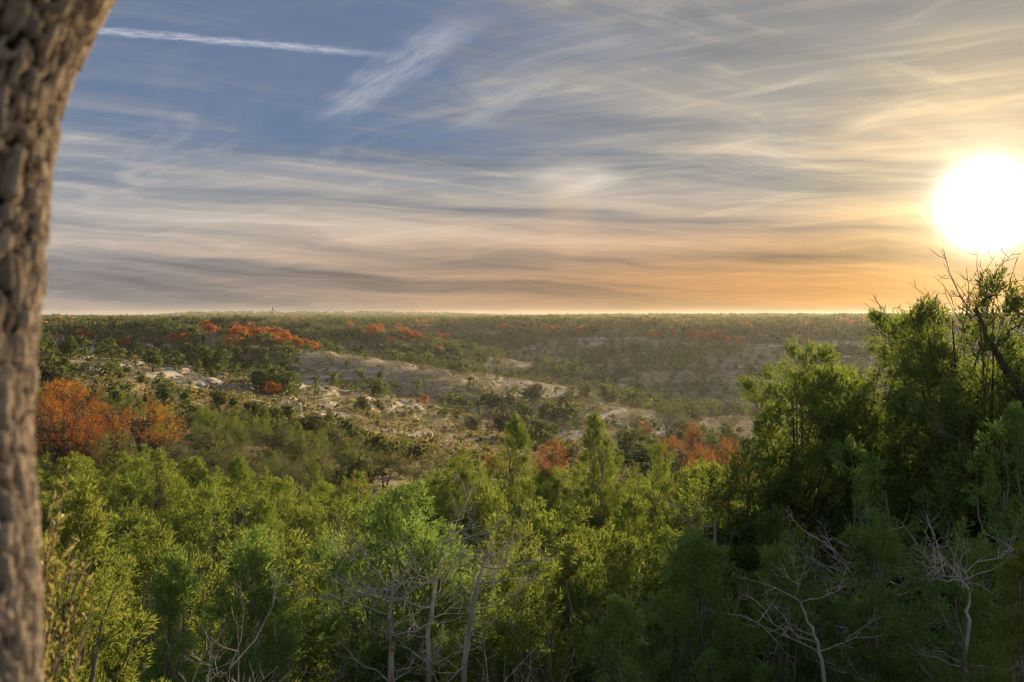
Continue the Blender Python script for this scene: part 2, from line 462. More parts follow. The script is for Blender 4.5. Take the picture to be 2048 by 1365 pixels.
# ground
gm, q = new_mat('hill_ground')
geo = q.n('ShaderNodeNewGeometry')
pos = geo.outputs['Position']
at = q.n('ShaderNodeAttribute', attribute_name='cover')
a2 = q.n('ShaderNodeAttribute', attribute_name='pale')
n1 = q.noise(pos, 0.06, 8, 0.6)
n2 = q.noise(pos, 0.55, 6, 0.65)
sx = q.n('ShaderNodeSeparateXYZ'); q.nt.links.new(pos, sx.inputs[0])
nb = q.noise(q.xyz(q.mul(sx.outputs[0], 0.03), q.mul(sx.outputs[1], 0.03), q.mul(sx.outputs[2], 1.1)), 1.0, 6, 0.6)   # beds of rock at their own heights
grass_c = q.mix(q.sm(n2, 0.35, 0.7), (0.14, 0.128, 0.088), (0.29, 0.25, 0.165))
rock_c = q.mix(q.sm(n2, 0.3, 0.72), (0.215, 0.197, 0.168), (0.40, 0.37, 0.325))
litter = q.mix(n2, (0.065, 0.058, 0.040), (0.150, 0.128, 0.088))
c = q.mix(q.sm(q.add(q.add(nb, q.mul(q.sub(n1, 0.5), 0.5)), q.mul(a2.outputs['Fac'], 0.42)), 0.57, 0.74), grass_c, rock_c)
c = q.mix(q.sm(q.add(at.outputs['Fac'], q.mul(q.sub(n1, 0.5), 0.6)), 0.30, 0.75), c, litter)
d = q.n('ShaderNodeBsdfDiffuse'); q.put(d.inputs[0], c)
bmp = q.n('ShaderNodeBump'); bmp.inputs['Strength'].default_value = 0.8; bmp.inputs['Distance'].default_value = 0.25
q.nt.links.new(q.add(n2, q.mul(nb, 0.6)), bmp.inputs['Height']); q.nt.links.new(bmp.outputs[0], d.inputs['Normal'])
finish(gm, q, d.outputs[0])

# ---------------------------------------------------------------- mesh building
def mesh_from(name, V, Fc, mat, attrs=None, smooth=False):
    """one mesh from numpy arrays; faces are all triangles or all quads"""
    V = np.asarray(V, np.float32); Fc = np.asarray(Fc, np.int32)
    me = bpy.data.meshes.new(name)
    k = Fc.shape[1]
    me.vertices.add(len(V)); me.vertices.foreach_set('co', V.ravel())
    me.loops.add(Fc.size); me.loops.foreach_set('vertex_index', Fc.ravel())
    me.polygons.add(len(Fc))
    me.polygons.foreach_set('loop_start', np.arange(0, Fc.size, k, dtype=np.int32))
    if smooth:
        me.polygons.foreach_set('use_smooth', np.ones(len(Fc), bool))
    for an, av in (attrs or {}).items():
        a = me.attributes.new(an, 'FLOAT', 'POINT')
        a.data.foreach_set('value', np.asarray(av, np.float32))
    me.update(calc_edges=True)
    me.materials.append(mat)
    return me

def link(name, me, parent=None):
    o = bpy.data.objects.new(name, me); COL.objects.link(o)
    if parent: o.parent = parent
    return o

def tag(o, label=None, cat=None, group=None, kind=None):
    if label: o['label'] = label
    if cat: o['category'] = cat
    if group: o['group'] = group
    if kind: o['kind'] = kind
    return o

# ---------------------------------------------------------------- the ground sheet
_half = np.concatenate([np.linspace(0, 32, 190), np.linspace(33, 60, 20), np.linspace(65, 180, 22)])
AZ = np.unique(np.concatenate([-_half[:-1], _half]))
RRs = np.concatenate([[0.02, 0.5], np.exp(np.linspace(math.log(1.0), math.log(120), 70))[:-1], np.exp(np.linspace(math.log(120), math.log(1000), 240))[:-1], np.exp(np.linspace(math.log(1000), math.log(4200), 50))])
AA, RG = np.meshgrid(np.radians(AZ), RRs)
gx = RG * np.sin(AA); gy = RG * np.cos(AA)
gz = land(gx, gy)
nr, na = gx.shape
Vg = np.stack([gx, gy, gz], -1).reshape(-1, 3)
i0 = np.arange(nr - 1)[:, None] * na + np.arange(na - 1)[None]
Fg = np.stack([i0, i0 + 1, i0 + na + 1, i0 + na], -1).reshape(-1, 4)
cov_g = cover(gx, gy)
pale = np.zeros(gx.shape); fxj, fyj = frayed(gx, gy)
for poly, t in OPEN:
    pale = np.where(inpoly(fxj, fyj, poly), np.maximum(pale, 0.9 - t * 5), pale)
ris = land(gx, gy, True, True) * (fbm(gx / 25, gy / 25, 59, 3) + 0.75).clip(0, 1)
pale = np.maximum(pale, 0.85 * ris * sstep(RG, 140, 200) * (1 - sstep(cov_g, 0.35, 0.7)))
cov_g = np.where(np.hypot(gx, gy) < 58, 0.9, cov_g)
ground = link('ground', mesh_from('ground', Vg, Fg, gm, {'cover': cov_g.ravel(), 'pale': np.clip(pale, 0, 1).ravel()}, True))
tag(ground, kind='structure')

# ================================================================ plants
def nrm(a):
    return a / np.maximum(np.linalg.norm(a, axis=-1, keepdims=True), 1e-9)

def frames(d, rng):
    """rotation matrices whose third axis is d, with a random roll"""
    d = nrm(d)
    h = np.where(np.abs(d[:, 2:3]) > 0.95, np.array([[1.0, 0, 0]]), np.array([[0, 0, 1.0]]))
    a = nrm(np.cross(h, d)); b = np.cross(d, a)
    r = rng.uniform(0, 2 * math.pi, len(d))[:, None]
    a2_ = a * np.cos(r) + b * np.sin(r); b2_ = np.cross(d, a2_)
    return np.stack([a2_, b2_, d], -1)

class Acc:
    """collects vertices, triangles and tints"""
    def __init__(self): self.V = []; self.F = []; self.T = []; self.n = 0
    def add(self, V, Fc, T):
        self.V.append(V); self.F.append(Fc + self.n); self.T.append(np.broadcast_to(T, (len(V),)).astype(float)); self.n += len(V)
    def stamp(self, tmpl, pos, d, sc, tint, rng):
        """copies of a template (V, F, tint) at many places"""
        if len(pos) == 0: return
        tv, tf, tt = tmpl
        Rm = frames(d, rng)
        V = np.einsum('nij,vj->nvi', Rm, tv) * np.asarray(sc)[:, None, None] + pos[:, None]
        Fc = tf[None] + (np.arange(len(pos)) * len(tv))[:, None, None]
        T = np.clip(tt[None] + np.asarray(tint)[:, None], 0, 1)
        self.add(V.reshape(-1, 3), Fc.reshape(-1, 3), T.ravel())
    def tube(self, pts, rad, sides=4, tint=0.5):
        pts = np.asarray(pts, float); rad = np.asarray(rad, float)
        k = len(pts)
        tg = nrm(np.gradient(pts, axis=0))
        up = np.array([0.31, 0.17, 0.93]) if abs(tg[0, 2]) < 0.9 else np.array([0.97, 0.2, 0.1])
        a = nrm(np.cross(up, tg)); b = np.cross(tg, a)
        th = np.arange(sides) * 2 * math.pi / sides
        V = pts[:, None] + (a[:, None] * np.cos(th)[None, :, None] + b[:, None] * np.sin(th)[None, :, None]) * rad[:, None, None]
        f = []
        for i in range(k - 1):
            for j in range(sides):
                p = i * sides + j; q_ = i * sides + (j + 1) % sides
                f.append((p, q_, q_ + sides)); f.append((p, q_ + sides, p + sides))
        self.add(V.reshape(-1, 3), np.array(f), tint)
    def mesh(self, name, mat, smooth=False):
        return mesh_from(name, np.concatenate(self.V), np.concatenate(self.F), mat, {'tint': np.concatenate(self.T)}, smooth)

def bez(p0, p1, p2, n):
    t = np.linspace(0, 1, n)[:, None]
    return (1 - t) ** 2 * p0 + 2 * t * (1 - t) * p1 + t * t * p2

def blades(base, d, L, W, rng, tint):
    """narrow leaf-like blades: two triangles each with a slight fold"""
    n = len(base)
    d = nrm(d)
    Rm = frames(d, rng)
    a = Rm[:, :, 0] * (W[:, None] * 0.5); c = Rm[:, :, 1] * (W[:, None] * 0.22)
    mid = base + d * (L * 0.45)[:, None]
    V = np.stack([base, mid + a + c, base + d * L[:, None], mid - a + c], 1)
    i = np.arange(n)[:, None] * 4
    Fc = np.concatenate([i + np.array([[0, 1, 2]]), i + np.array([[0, 2, 3]])])
    return V.reshape(-1, 3), Fc, np.repeat(tint, 4)

def needles(base, d, L, W, rng, tint):
    """pointed shoots: one triangle each"""
    n = len(base); d = nrm(d); Rm = frames(d, rng)
    a = Rm[:, :, 0] * (W[:, None] * 0.5)
    V = np.stack([base - a, base + a, base + d * L[:, None] + Rm[:, :, 1] * (W * 0.3)[:, None]], 1)
    return V.reshape(-1, 3), np.arange(3 * n).reshape(-1, 3), np.repeat(tint, 3)

def plume_template(seed, n=28, wide=0.085):
    """a juniper spray: a flame of scale-leaved shoots, length 1 along z"""
    rng = np.random.default_rng(seed)
    s = rng.uniform(0, 0.78, n) ** 0.9
    ang_ = rng.uniform(0, 2 * math.pi, n)
    out_ = 0.10 + 0.20 * np.sin(np.clip(s, 0, 1) * math.pi)
    rad_ = np.stack([np.cos(ang_), np.sin(ang_), np.zeros(n)], -1)
    base = rad_ * (out_ * rng.uniform(0.1, 1.0, n))[:, None] + np.array([0, 0, 1.0]) * s[:, None]
    d = rad_ * rng.uniform(0.25, 0.85, n)[:, None] + np.array([0, 0, 1.0]) + rng.normal(0, 0.2, (n, 3))
    L = rng.uniform(0.17, 0.31, n); W = rng.uniform(0.7, 1.3, n) * wide
    tint = np.clip(-0.12 + 0.34 * s + rng.normal(0, 0.10, n), -0.3, 0.5)
    return needles(base, d, L, W, rng, tint)

def leafball_template(seed, n=14, size=0.30, flat=0.65):
    """a tuft of broad leaves of radius about 1"""
    rng = np.random.default_rng(seed)
    p = nrm(rng.normal(0, 1, (n, 3))) * (rng.uniform(0.15, 1, n) ** 0.6)[:, None]
    d = nrm(p + rng.normal(0, 0.6, (n, 3)) + np.array([0, 0, 0.1]))
    L = rng.uniform(0.7, 1.3, n) * size; W = L * flat
    return blades(p, d, L, W, rng, rng.normal(0, 0.16, n))

def twig_template(seed, n_side=5, r=0.0065, droop=0.0, fan=0.9):
    """a bare branching twig of length 1 along z with curved side shoots"""
    rng = np.random.default_rng(seed); a = Acc()
    main = bez(np.zeros(3), np.array([rng.normal(0, 0.12), rng.normal(0, 0.12), 0.5]), np.array([rng.normal(0, 0.15), rng.normal(0, 0.15), 1.0 - droop]), 4)
    a.tube(main, np.linspace(r * 1.5, r * 0.5, 4), 3, rng.uniform(0.3, 0.8))
    for i in range(n_side):
        t = rng.uniform(0.15, 0.95); k = t * 3; j = min(int(k), 2)
        p = main[j] + (main[j + 1] - main[j]) * (k - j)
        th = rng.uniform(0, 2 * math.pi); L = rng.uniform(0.25, 0.6) * (1.15 - t * 0.6)
        o_ = np.array([math.cos(th), math.sin(th), 0])
        q1 = p + o_ * L * 0.55 * fan + np.array([0, 0, 0.15 * L]); q2 = p + o_ * L * fan * rng.uniform(0.6, 1.0) + np.array([0, 0, rng.uniform(0.2, 0.8) * L])
        pts = bez(p, q1, q2, 3)
        a.tube(pts, np.linspace(r * 0.8, r * 0.35, 3), 3, rng.uniform(0.3, 0.8))
        for e in range(1):
            b0 = pts[1]; v_ = nrm((rng.normal(0, 1, 3) + o_ * 0.8 + np.array([0, 0, 0.7]))[None])[0] * L * rng.uniform(0.25, 0.5)
            a.tube(np.stack([b0, b0 + v_]), [r * 0.5, r * 0.25], 3, rng.uniform(0.3, 0.8))
    return np.concatenate(a.V), np.concatenate(a.F), np.concatenate(a.T) - 0.5

PL = [plume_template(100 + i) for i in range(7)]
PLF = [plume_template(140 + i, 38, 0.062) for i in range(5)]       # finer, for the nearest trees
LB = [leafball_template(200 + i) for i in range(5)]
TW = [twig_template(300 + i) for i in range(6)]

def juniper_mesh(seed, h, r, lobes=42, clear=0.25, lean=(0, 0), point=0.7, lobe=0.55, plumes=34, stems=2, twigs=26, fine=False,
                 spread=1.0, fol='juniper', bark='bark', sparse=0.0, top_twigs=0, plume_len=0.30, skew=0.0, lift=0.0, leaders=None):
    """returns (crown mesh, trunk mesh, dead twig mesh) of one Ashe juniper; z = 0 at the ground"""
    rng = np.random.default_rng(seed)
    cr, tr, dw = Acc(), Acc(), Acc()
    lean = np.array([lean[0], lean[1]])
    phase = rng.uniform(0, 6.28, 3)
    def axis(t): return np.concatenate([lean * t * t * h * 0.5, [t * h]])
    def env(t, a):
        k = (1 - t) / (1 - clear)
        wob = 1 + 0.22 * math.sin(2 * a + phase[0]) + 0.14 * math.sin(3 * a + phase[1] + 4 * t)
        return r * (max(k, 0) ** point) * (0.45 + 0.55 * sstep(t, clear, clear + 0.22)) * wob
    # stems
    stem_pts = []
    for s_ in range(stems):
        th = phase[2] + s_ * 6.28 / stems + rng.normal(0, 0.4)
        sp = r * 0.30 * (0 if stems == 1 else 1)
        top = axis(rng.uniform(0.78, 0.95)) + np.array([math.cos(th), math.sin(th), 0]) * sp * rng.uniform(0.5, 1.0)
        p0 = np.array([math.cos(th), math.sin(th), -0.15 / max(h, 0.1)]) * 0.10 * stems
        p0[2] = -0.3
        mid = np.array([math.cos(th) * sp * 0.9, math.sin(th) * sp * 0.9, h * 0.42]) + np.concatenate([lean * 0.1 * h, [0]])
        pts = bez(p0, mid, top, 9); pts[1:-1] += rng.normal(0, 0.035 * r, (7, 3))
        rad = np.linspace(0.028 * h / math.sqrt(stems) + 0.015, 0.010, 9)
        tr.tube(pts, rad, 7, rng.uniform(0.3, 0.7)); stem_pts.append(pts)
    # foliage lobes
    centres, axes, sizes = [], [], []
    ga = 2.39996
    for i in range(lobes):
        u_ = (i + 0.5) / lobes
        t = clear + (1 - clear) * (1 - (1 - u_) ** 0.62) * 0.97 + rng.normal(0, 0.03)
        t = min(max(t, clear * 0.9), 0.99)
        a = i * ga + rng.normal(0, 0.35)
        rad = env(t, a) * (rng.uniform(0.72, 1.05) if rng.random() > 0.24 else rng.uniform(0.2, 0.6))
        c_ = axis(t) + np.array([math.cos(a), math.sin(a), 0]) * rad
        c_[2] += lift * rad
        if skew: c_[2] -= abs(skew) * max(0, c_[0] * (1 if skew > 0 else -1))
        if rng.random() < sparse: continue
        centres.append(c_)
        axes.append(np.array([math.cos(a) * spread * (1 - t * 0.6), math.sin(a) * spread * (1 - t * 0.6), 0.85]) + rng.normal(0, 0.15, 3))
        sizes.append(lobe * rng.uniform(0.65, 1.3) * (0.75 + 0.35 * (1 - t)))
    for e in range(max(2, lobes // 14) if leaders is None else leaders):                       # pointed leaders
        c_ = axis(0.985) + np.concatenate([rng.normal(0, r * 0.10, 2), [rng.uniform(-0.02, 0.035) * h]])
        centres.append(c_); axes.append(np.array([0, 0, 1.0]) + rng.normal(0, 0.1, 3)); sizes.append(lobe * 0.8)
    for c_, ax, sz in zip(centres, axes, sizes):
        ax = nrm(ax[None])[0]
        n = int(plumes * rng.uniform(0.7, 1.25) * (sz / lobe) ** 1.3) + 4
        s_ = rng.uniform(-0.75, 1.05, n)
        prof = np.sqrt(np.clip(1 - ((s_ + 0.15) / 1.2) ** 2, 0.02, 1)) * np.where(s_ > 0.3, 1 - 0.55 * (s_ - 0.3), 1.0)
        Rm = frames(np.repeat(ax[None], n, 0), rng)
        side = Rm[:, :, 0]
        rr_ = prof * sz * np.sqrt(rng.uniform(0.12, 1, n)) * 0.80
        pos = c_ + ax[None] * (s_ * sz)[:, None] + side * rr_[:, None]
        d = ax[None] * 0.75 + side * rng.uniform(0.25, 0.95, n)[:, None] + rng.normal(0, 0.24, (n, 3)) + np.array([0, 0, 0.20])
        sc = plume_len * rng.uniform(0.7, 1.35, n)
        tint = rng.normal(0.36, 0.08, n) + rng.normal(0, 0.07)
        tl = PLF if fine else PL
        k = rng.integers(0, len(tl), n)
        for j in range(len(tl)):
            m = k == j
            cr.stamp(tl[j], pos[m] - nrm(d[m]) * (sc[m] * 0.3)[:, None], d[m], sc[m], tint[m], rng)
        # limb that carries the lobe
        sp = stem_pts[rng.integers(0, len(stem_pts))]
        zt = c_[2] * rng.uniform(0.45, 0.8)
        j = int(np.argmin(np.abs(sp[:, 2] - zt)))
        p0 = sp[j]
        mid = p0 * 0.45 + c_ * 0.55 + np.array([0, 0, -0.10 * np.linalg.norm(c_ - p0)]) + rng.normal(0, 0.08, 3)
        pts = bez(p0, mid, c_ + ax * sz * 0.4, 6); pts[1:-1] += rng.normal(0, 0.03, (4, 3))
        L = np.linalg.norm(c_ - p0)
        tr.tube(pts, np.linspace(0.014 + 0.012 * L, 0.006, 6), 4, rng.uniform(0.3, 0.8))
        # little side twigs inside the lobe
        m_ = 2
        jj = rng.integers(2, 6, m_)
        dd = ax[None] + rng.normal(0, 0.6, (m_, 3))
        dw.stamp(TW[rng.integers(0, 6)], pts[jj], dd, rng.uniform(0.4, 0.8, m_) * sz * 1.3, rng.uniform(0.3, 0.8, m_), rng)
    # dead lower branches
    for i in range(twigs):
        sp = stem_pts[rng.integers(0, len(stem_pts))]
        t = rng.uniform(0.10, clear + 0.35); j = int(np.argmin(np.abs(sp[:, 2] - t * h))); p0 = sp[j]
        a = rng.uniform(0, 6.28); L = r * rng.uniform(0.45, 1.0)
        p2 = p0 + np.array([math.cos(a) * L, math.sin(a) * L, rng.uniform(-0.1, 0.55) * L])
        pts = bez(p0, p0 * 0.5 + p2 * 0.5 + np.array([0, 0, rng.uniform(-0.25, 0.1) * L]), p2, 6); pts[1:-1] += rng.normal(0, 0.03 * L, (4, 3))
        dw.tube(pts, np.linspace(0.010 + 0.007 * L, 0.004, 6), 4, rng.uniform(0.3, 0.9))
        m_ = 3
        jj = rng.integers(2, 6, m_)
        dd = (p2 - p0)[None] / L + rng.normal(0, 0.7, (m_, 3)) + np.array([0, 0, 0.35])
        dw.stamp(TW[rng.integers(0, 6)], pts[jj], dd, rng.uniform(0.35, 0.8, m_) * min(L, 1.2), rng.uniform(0.3, 0.9, m_), rng)
    for i in range(top_twigs):
        a = rng.uniform(0, 6.28); p0 = axis(rng.uniform(0.82, 0.97)) + np.concatenate([rng.normal(0, r * 0.22, 2), [0]])
        d_ = np.array([[math.cos(a) * 0.45, math.sin(a) * 0.45, 1.0]])
        dw.stamp(TW[rng.integers(0, 6)], p0[None], d_, [rng.uniform(0.9, 1.5)], [rng.uniform(0.3, 0.8)], rng)
    return (cr.mesh('juniper_crown', M[fol]), tr.mesh('juniper_trunk', M[bark], True), dw.mesh('juniper_twigs', M['dead'] if bark == 'bark' else M['bark'], True) if dw.V else None)

def oak_mesh(seed, h, r, fol, lobes=30, tufts=17, tuft=0.16, clear=0.35, bark='bark_dark', gap=0.25, twigs=10):
    """a broad-leaved oak: round crown of leaf tufts on forked limbs"""
    rng = np.random.default_rng(seed); cr, tr = Acc(), Acc()
    ph = rng.uniform(0, 6.28, 2)
    base_top = np.array([rng.normal(0, 0.1 * r), rng.normal(0, 0.1 * r), h * clear])
    stems = []
    for s_ in range(rng.integers(2, 4)):
        a = ph[0] + s_ * 2.2; e = np.array([math.cos(a) * r * 0.45, math.sin(a) * r * 0.45, h * rng.uniform(0.7, 0.85)])
        pts = bez(np.array([0.05 * math.cos(a), 0.05 * math.sin(a), -0.3]), base_top, e, 8); pts[1:-1] += rng.normal(0, 0.03 * r, (6, 3))
        tr.tube(pts, np.linspace(0.025 * h + 0.02, 0.015, 8), 6, 0.4); stems.append(pts)
    for i in range(lobes):
        u_ = rng.uniform(-0.55, 1.0); a = i * 2.39996 + rng.normal(0, 0.3)
        w = math.sqrt(max(0, 1 - u_ * u_)) * (0.65 + 0.45 * rng.random()) * (1 + 0.2 * math.sin(2 * a + ph[1]))
        zc = h * (clear + (1 - clear) * 0.5 * (1 + u_ * 0.92))
        c_ = np.array([math.cos(a) * r * w, math.sin(a) * r * w, zc])
        if rng.random() < gap * 0.5: continue
        n = int(tufts * rng.uniform(0.6, 1.3)); R_ = 0.30 * r * rng.uniform(0.7, 1.25)
        pos = c_ + nrm(rng.normal(0, 1, (n, 3))) * (R_ * rng.uniform(0.3, 1, n) ** 0.5)[:, None] * np.array([1, 1, 0.7])
        tint = rng.normal(0.42, 0.12, n) + rng.normal(0, 0.12)
        k = rng.integers(0, len(LB), n)
        for j in range(len(LB)):
            m = k == j
            cr.stamp(LB[j], pos[m], nrm(rng.normal(0, 1, (m.sum(), 3))) if m.sum() else pos[m], tuft * rng.uniform(0.7, 1.3, m.sum()), tint[m], rng)
        sp = stems[rng.integers(0, len(stems))]; p0 = sp[rng.integers(3, 8)]
        pts = bez(p0, p0 * 0.5 + c_ * 0.5 + rng.normal(0, 0.1 * r, 3), c_, 5)
        tr.tube(pts, np.linspace(0.012 * h * 0.5 + 0.01, 0.006, 5), 4, 0.4)
        tr.stamp(TW[rng.integers(0, 6)], np.repeat(c_[None], 2, 0) - np.array([0, 0, R_ * 0.5]), rng.normal(0, 1, (2, 3)) + np.array([0, 0, 0.8]), np.full(2, R_ * 2.0), np.full(2, 0.4), rng)
    return cr.mesh('oak_crown', M[fol]), tr.mesh('oak_trunk', M[bark], True), None

def bare_mesh(seed, h, r, mat='twig', n=16, thick=1.0):
    """a leafless shrub or dead tree: many curved stems that fork into twigs"""
    rng = np.random.default_rng(seed); a = Acc()
    for i in range(n):
        th = rng.uniform(0, 6.28); rad = r * math.sqrt(rng.uniform(0.02, 1)); hh = h * rng.uniform(0.5, 0.88) * (1 - 0.3 * (rad / r) ** 2)
        e = np.array([math.cos(th) * rad, math.sin(th) * rad, hh])
        pts = bez(np.array([math.cos(th) * 0.08 * r, math.sin(th) * 0.08 * r, -0.2]), np.array([e[0] * 0.25, e[1] * 0.25, hh * 0.6]), e, 7); pts[1:-1] += rng.normal(0, 0.025 * r, (5, 3))
        a.tube(pts, np.linspace(0.012 * h * thick, 0.004 * thick, 7), 4, rng.uniform(0.3, 0.8))
        m_ = 6; jj = rng.integers(2, 7, m_)
        dd = (pts[-1] - pts[2])[None] / h + rng.normal(0, 0.40, (m_, 3)) + np.array([0, 0, 0.35])
        a.stamp(TW[rng.integers(0, 6)], pts[jj], dd, rng.uniform(0.12, 0.26, m_) * h, rng.uniform(0.3, 0.8, m_), rng)
    return a.mesh('bare_branches', M[mat], True)

# --- far plants: a few dozen to a few hundred leaf clumps
def far_crown_arrays(rng, n, h, r, clear, size, shape):
    """random clump triangles through a crown; shape 0 = round, 1 = flame"""
    k = 7 if n > 60 else 4
    ph = rng.uniform(0, 6.28, k)
    lc = np.stack([np.cos(ph) * r * rng.uniform(0.2, 0.72, k), np.sin(ph) * r * rng.uniform(0.2, 0.72, k), h * (clear + (1 - clear) * rng.uniform(0.2, 0.80, k))], -1)
    lr = r * rng.uniform(0.32, 0.55, k)
    lc[0] = [0, 0, h * 0.72]
    w = rng.integers(0, k, n)
    p = lc[w] + nrm(rng.normal(0, 1, (n, 3))) * (lr[w] * rng.uniform(0.35, 1, n) ** 0.4)[:, None] * np.array([1, 1, 0.8 + 0.5 * shape])
    p[:, 2] = np.clip(p[:, 2], h * 0.06, h * 1.05)
    s = size * rng.uniform(0.6, 1.4, n)
    d = nrm(nrm(p - np.array([0, 0, h * 0.45])) + rng.normal(0, 1.25, (n, 3)) + np.array([0, 0, 0.35 * shape]))
    return needles(p - d * (s * 0.5)[:, None], d, s * 1.25, s * (0.95 - 0.25 * shape), rng, rng.normal(0.40, 0.17, n))

def far_tree_mesh(seed, h, r, fol, n=260, clear=0.12, size=0.5, shape=0.5, stems=2, mat='bark_dark'):
    rng = np.random.default_rng(seed)
    V, Fc, T = far_crown_arrays(rng, n, h, r, clear, size, shape)
    t = Acc()
    for s_ in range(stems):
        a = rng.uniform(0, 6.28)
        t.tube(bez(np.array([0, 0, -0.4]), np.array([0, 0, h * 0.3]), np.array([math.cos(a) * r * 0.4, math.sin(a) * r * 0.4, h * 0.75]), 4), np.linspace(0.03 * h, 0.012 * h, 4), 4, 0.4)
    return mesh_from('far_crown', V, Fc, M[fol], {'tint': T}), t.mesh('far_trunk', M[mat], True), None

def place(name, meshes, x, y, rot=0.0, sc=1.0, z=None, sink=0.05, tilt=0.0, names=('crown', 'trunk', 'dead_branches')):
    """one plant: an empty at the root with crown, trunk and dead branches as its parts"""
    zz = float(land(np.array([x]), np.array([y]))[0]) if z is None else z
    e = bpy.data.objects.new(name, None); COL.objects.link(e)
    e.empty_display_size = 0.3
    e.location = (x, y, zz - sink); e.rotation_euler = (tilt, 0, rot)
    e.scale = (sc, sc, sc) if np.isscalar(sc) else sc
    for nm, me in zip(names, meshes):
        if me is not None:
            link(nm, me, e)
    return e

# ================================================================ the oak trunk beside the viewpoint
def worley(u_, v_, seed):
    """distance to the nearest and second nearest cell point; u wraps every whole number of cells handled by the caller"""
    iu = np.floor(u_); iv = np.floor(v_)
    f1 = np.full(u_.shape, 9.0); f2 = np.full(u_.shape, 9.0); idv = np.zeros(u_.shape)
    for a in (-1, 0, 1):
        for b in (-1, 0, 1):
            cu, cv = iu + a, iv + b
            wu = np.mod(cu, NU)
            px_ = cu + 0.15 + 0.7 * hash2(wu, cv, seed); py_ = cv + 0.1 + 0.8 * hash2(wu, cv, seed + 1)
            d = np.hypot(u_ - px_, v_ - py_)
            rnd = hash2(wu, cv, seed + 2)
            f2 = np.where(d < f1, f1, np.minimum(f2, d)); idv = np.where(d < f1, rnd, idv); f1 = np.minimum(f1, d)
    return f1, f2, idv

TD = 1.55
NU = 94
edge = [(-1.9, 60), (-1.0, 85), (-0.56, 92), (-0.40, 90), (-0.27, 84), (-0.17, 82), (-0.10, 88), (-0.03, 98), (0.04, 106), (0.10, 112), (0.17, 118), (0.24, 128), (0.30, 143), (0.36, 165),
        (0.42, 198), (0.475, 232), (0.56, 300), (0.8, 420), (1.3, 600), (2.6, 900)]
ez = np.array([e[0] for e in edge]) * 1.06
ephi = np.arctan((1024 - np.array([e[1] for e in edge])) / F)          # bearing of the right outline
trz = np.concatenate([np.linspace(-2.0, -0.75, 60), np.linspace(-0.74, 0.72, 300), np.linspace(0.74, 2.6, 70)])
trr = np.interp(trz, [-2.0, -1.5, -0.6, 0.3, 0.6, 2.6], [0.34, 0.25, 0.215, 0.215, 0.22, 0.15])
phi = np.interp(trz, ez, ephi)
trx = -TD * np.tan(phi)
for _ in range(6):
    trx = -TD * np.tan(phi + np.arcsin((trr + 0.018) / np.hypot(trx, TD)))
th = np.linspace(0, 2 * math.pi, 380, endpoint=False)
TH, TZ = np.meshgrid(th, trz)
wob = 0.7 * fbm(np.cos(TH) * 2.2 + TZ * 3.0, np.sin(TH) * 2.2 - TZ * 1.0, 71, 3)
uu = TH / (2 * math.pi) * NU + 0 * wob
vv = TZ / 0.058 + 1.6 * wob
f1, f2, idv = worley(uu + 0.9 * fbm(TH * 12, TZ * 22, 75, 3), vv + 0.8 * fbm(TH * 9 + 40, TZ * 26, 76, 3), 90)
plate = sstep(f2 - f1, 0.02, 0.34) * (0.55 + 0.45 * idv)
fine = fbm(np.cos(TH) * 20 + TZ * 9, np.sin(TH) * 20 + TZ * 26, 77, 4)
disp = 0.020 * plate + 0.0035 * fine + 0.010 * fbm(np.cos(TH) * 1.7 + 3, np.sin(TH) * 1.7 + TZ * 1.3, 79, 2)
RR_ = trr[:, None] + disp - 0.012
tx = trx[:, None] + RR_ * np.cos(TH); ty = TD + RR_ * np.sin(TH) + 0.03 * TZ ** 2
Vt = np.stack([tx, ty, TZ], -1).reshape(-1, 3)
n_r, n_c = TH.shape
ii = np.arange(n_r - 1)[:, None] * n_c + np.arange(n_c)[None]
jj_ = np.arange(n_r - 1)[:, None] * n_c + (np.arange(n_c)[None] + 1) % n_c
Ft = np.stack([ii, jj_, jj_ + n_c, ii + n_c], -1).reshape(-1, 4)
bm_, q = new_mat('oak_bark')
at = q.n('ShaderNodeAttribute', attribute_name='plate')
ai = q.n('ShaderNodeAttribute', attribute_name='cell')
tcb = q.n('ShaderNodeTexCoord')
nf = q.noise(tcb.outputs['Object'], 60, 6, 0.65)
n2_ = q.noise(tcb.outputs['Object'], 9, 4, 0.6)
cc = q.mix(q.m('ADD', q.mul(ai.outputs['Fac'], 0.6), q.mul(nf, 0.4)), (0.085, 0.076, 0.064), (0.42, 0.345, 0.265))
cc = q.mix(q.sm(n2_, 0.60, 0.78), cc, (0.33, 0.325, 0.29))           # grey lichen
cc = q.mix(q.sm(at.outputs['Fac'], 0.46, 0.10), cc, (0.012, 0.010, 0.009))   # near-black in the furrows between the plates
db = q.n('ShaderNodeBsdfDiffuse'); db.inputs['Roughness'].default_value = 0.7; q.put(db.inputs[0], cc)
bb = q.n('ShaderNodeBump'); bb.inputs['Strength'].default_value = 0.5; bb.inputs['Distance'].default_value = 0.004
q.nt.links.new(nf, bb.inputs['Height']); q.nt.links.new(bb.outputs[0], db.inputs['Normal'])
finish(bm_, q, db.outputs[0])
oak = bpy.data.objects.new('oak_tree', None); COL.objects.link(oak); oak.location = (float(trx[0]), TD, -1.85)
tm = mesh_from('oak_trunk', Vt - np.array([trx[0], TD, -1.85]), Ft, bm_, {'plate': plate.ravel(), 'cell': idv.ravel()}, True)
link('trunk', tm, oak)
tag(oak, 'thick oak trunk with rough plated bark, close up along the whole side of the view', 'tree')

# ================================================================ planting
RNG = np.random.default_rng(4)
LZ = lambda x, y: float(land(np.array([x]), np.array([y]))[0])
taken = []            # (x, y, radius) of what stands already

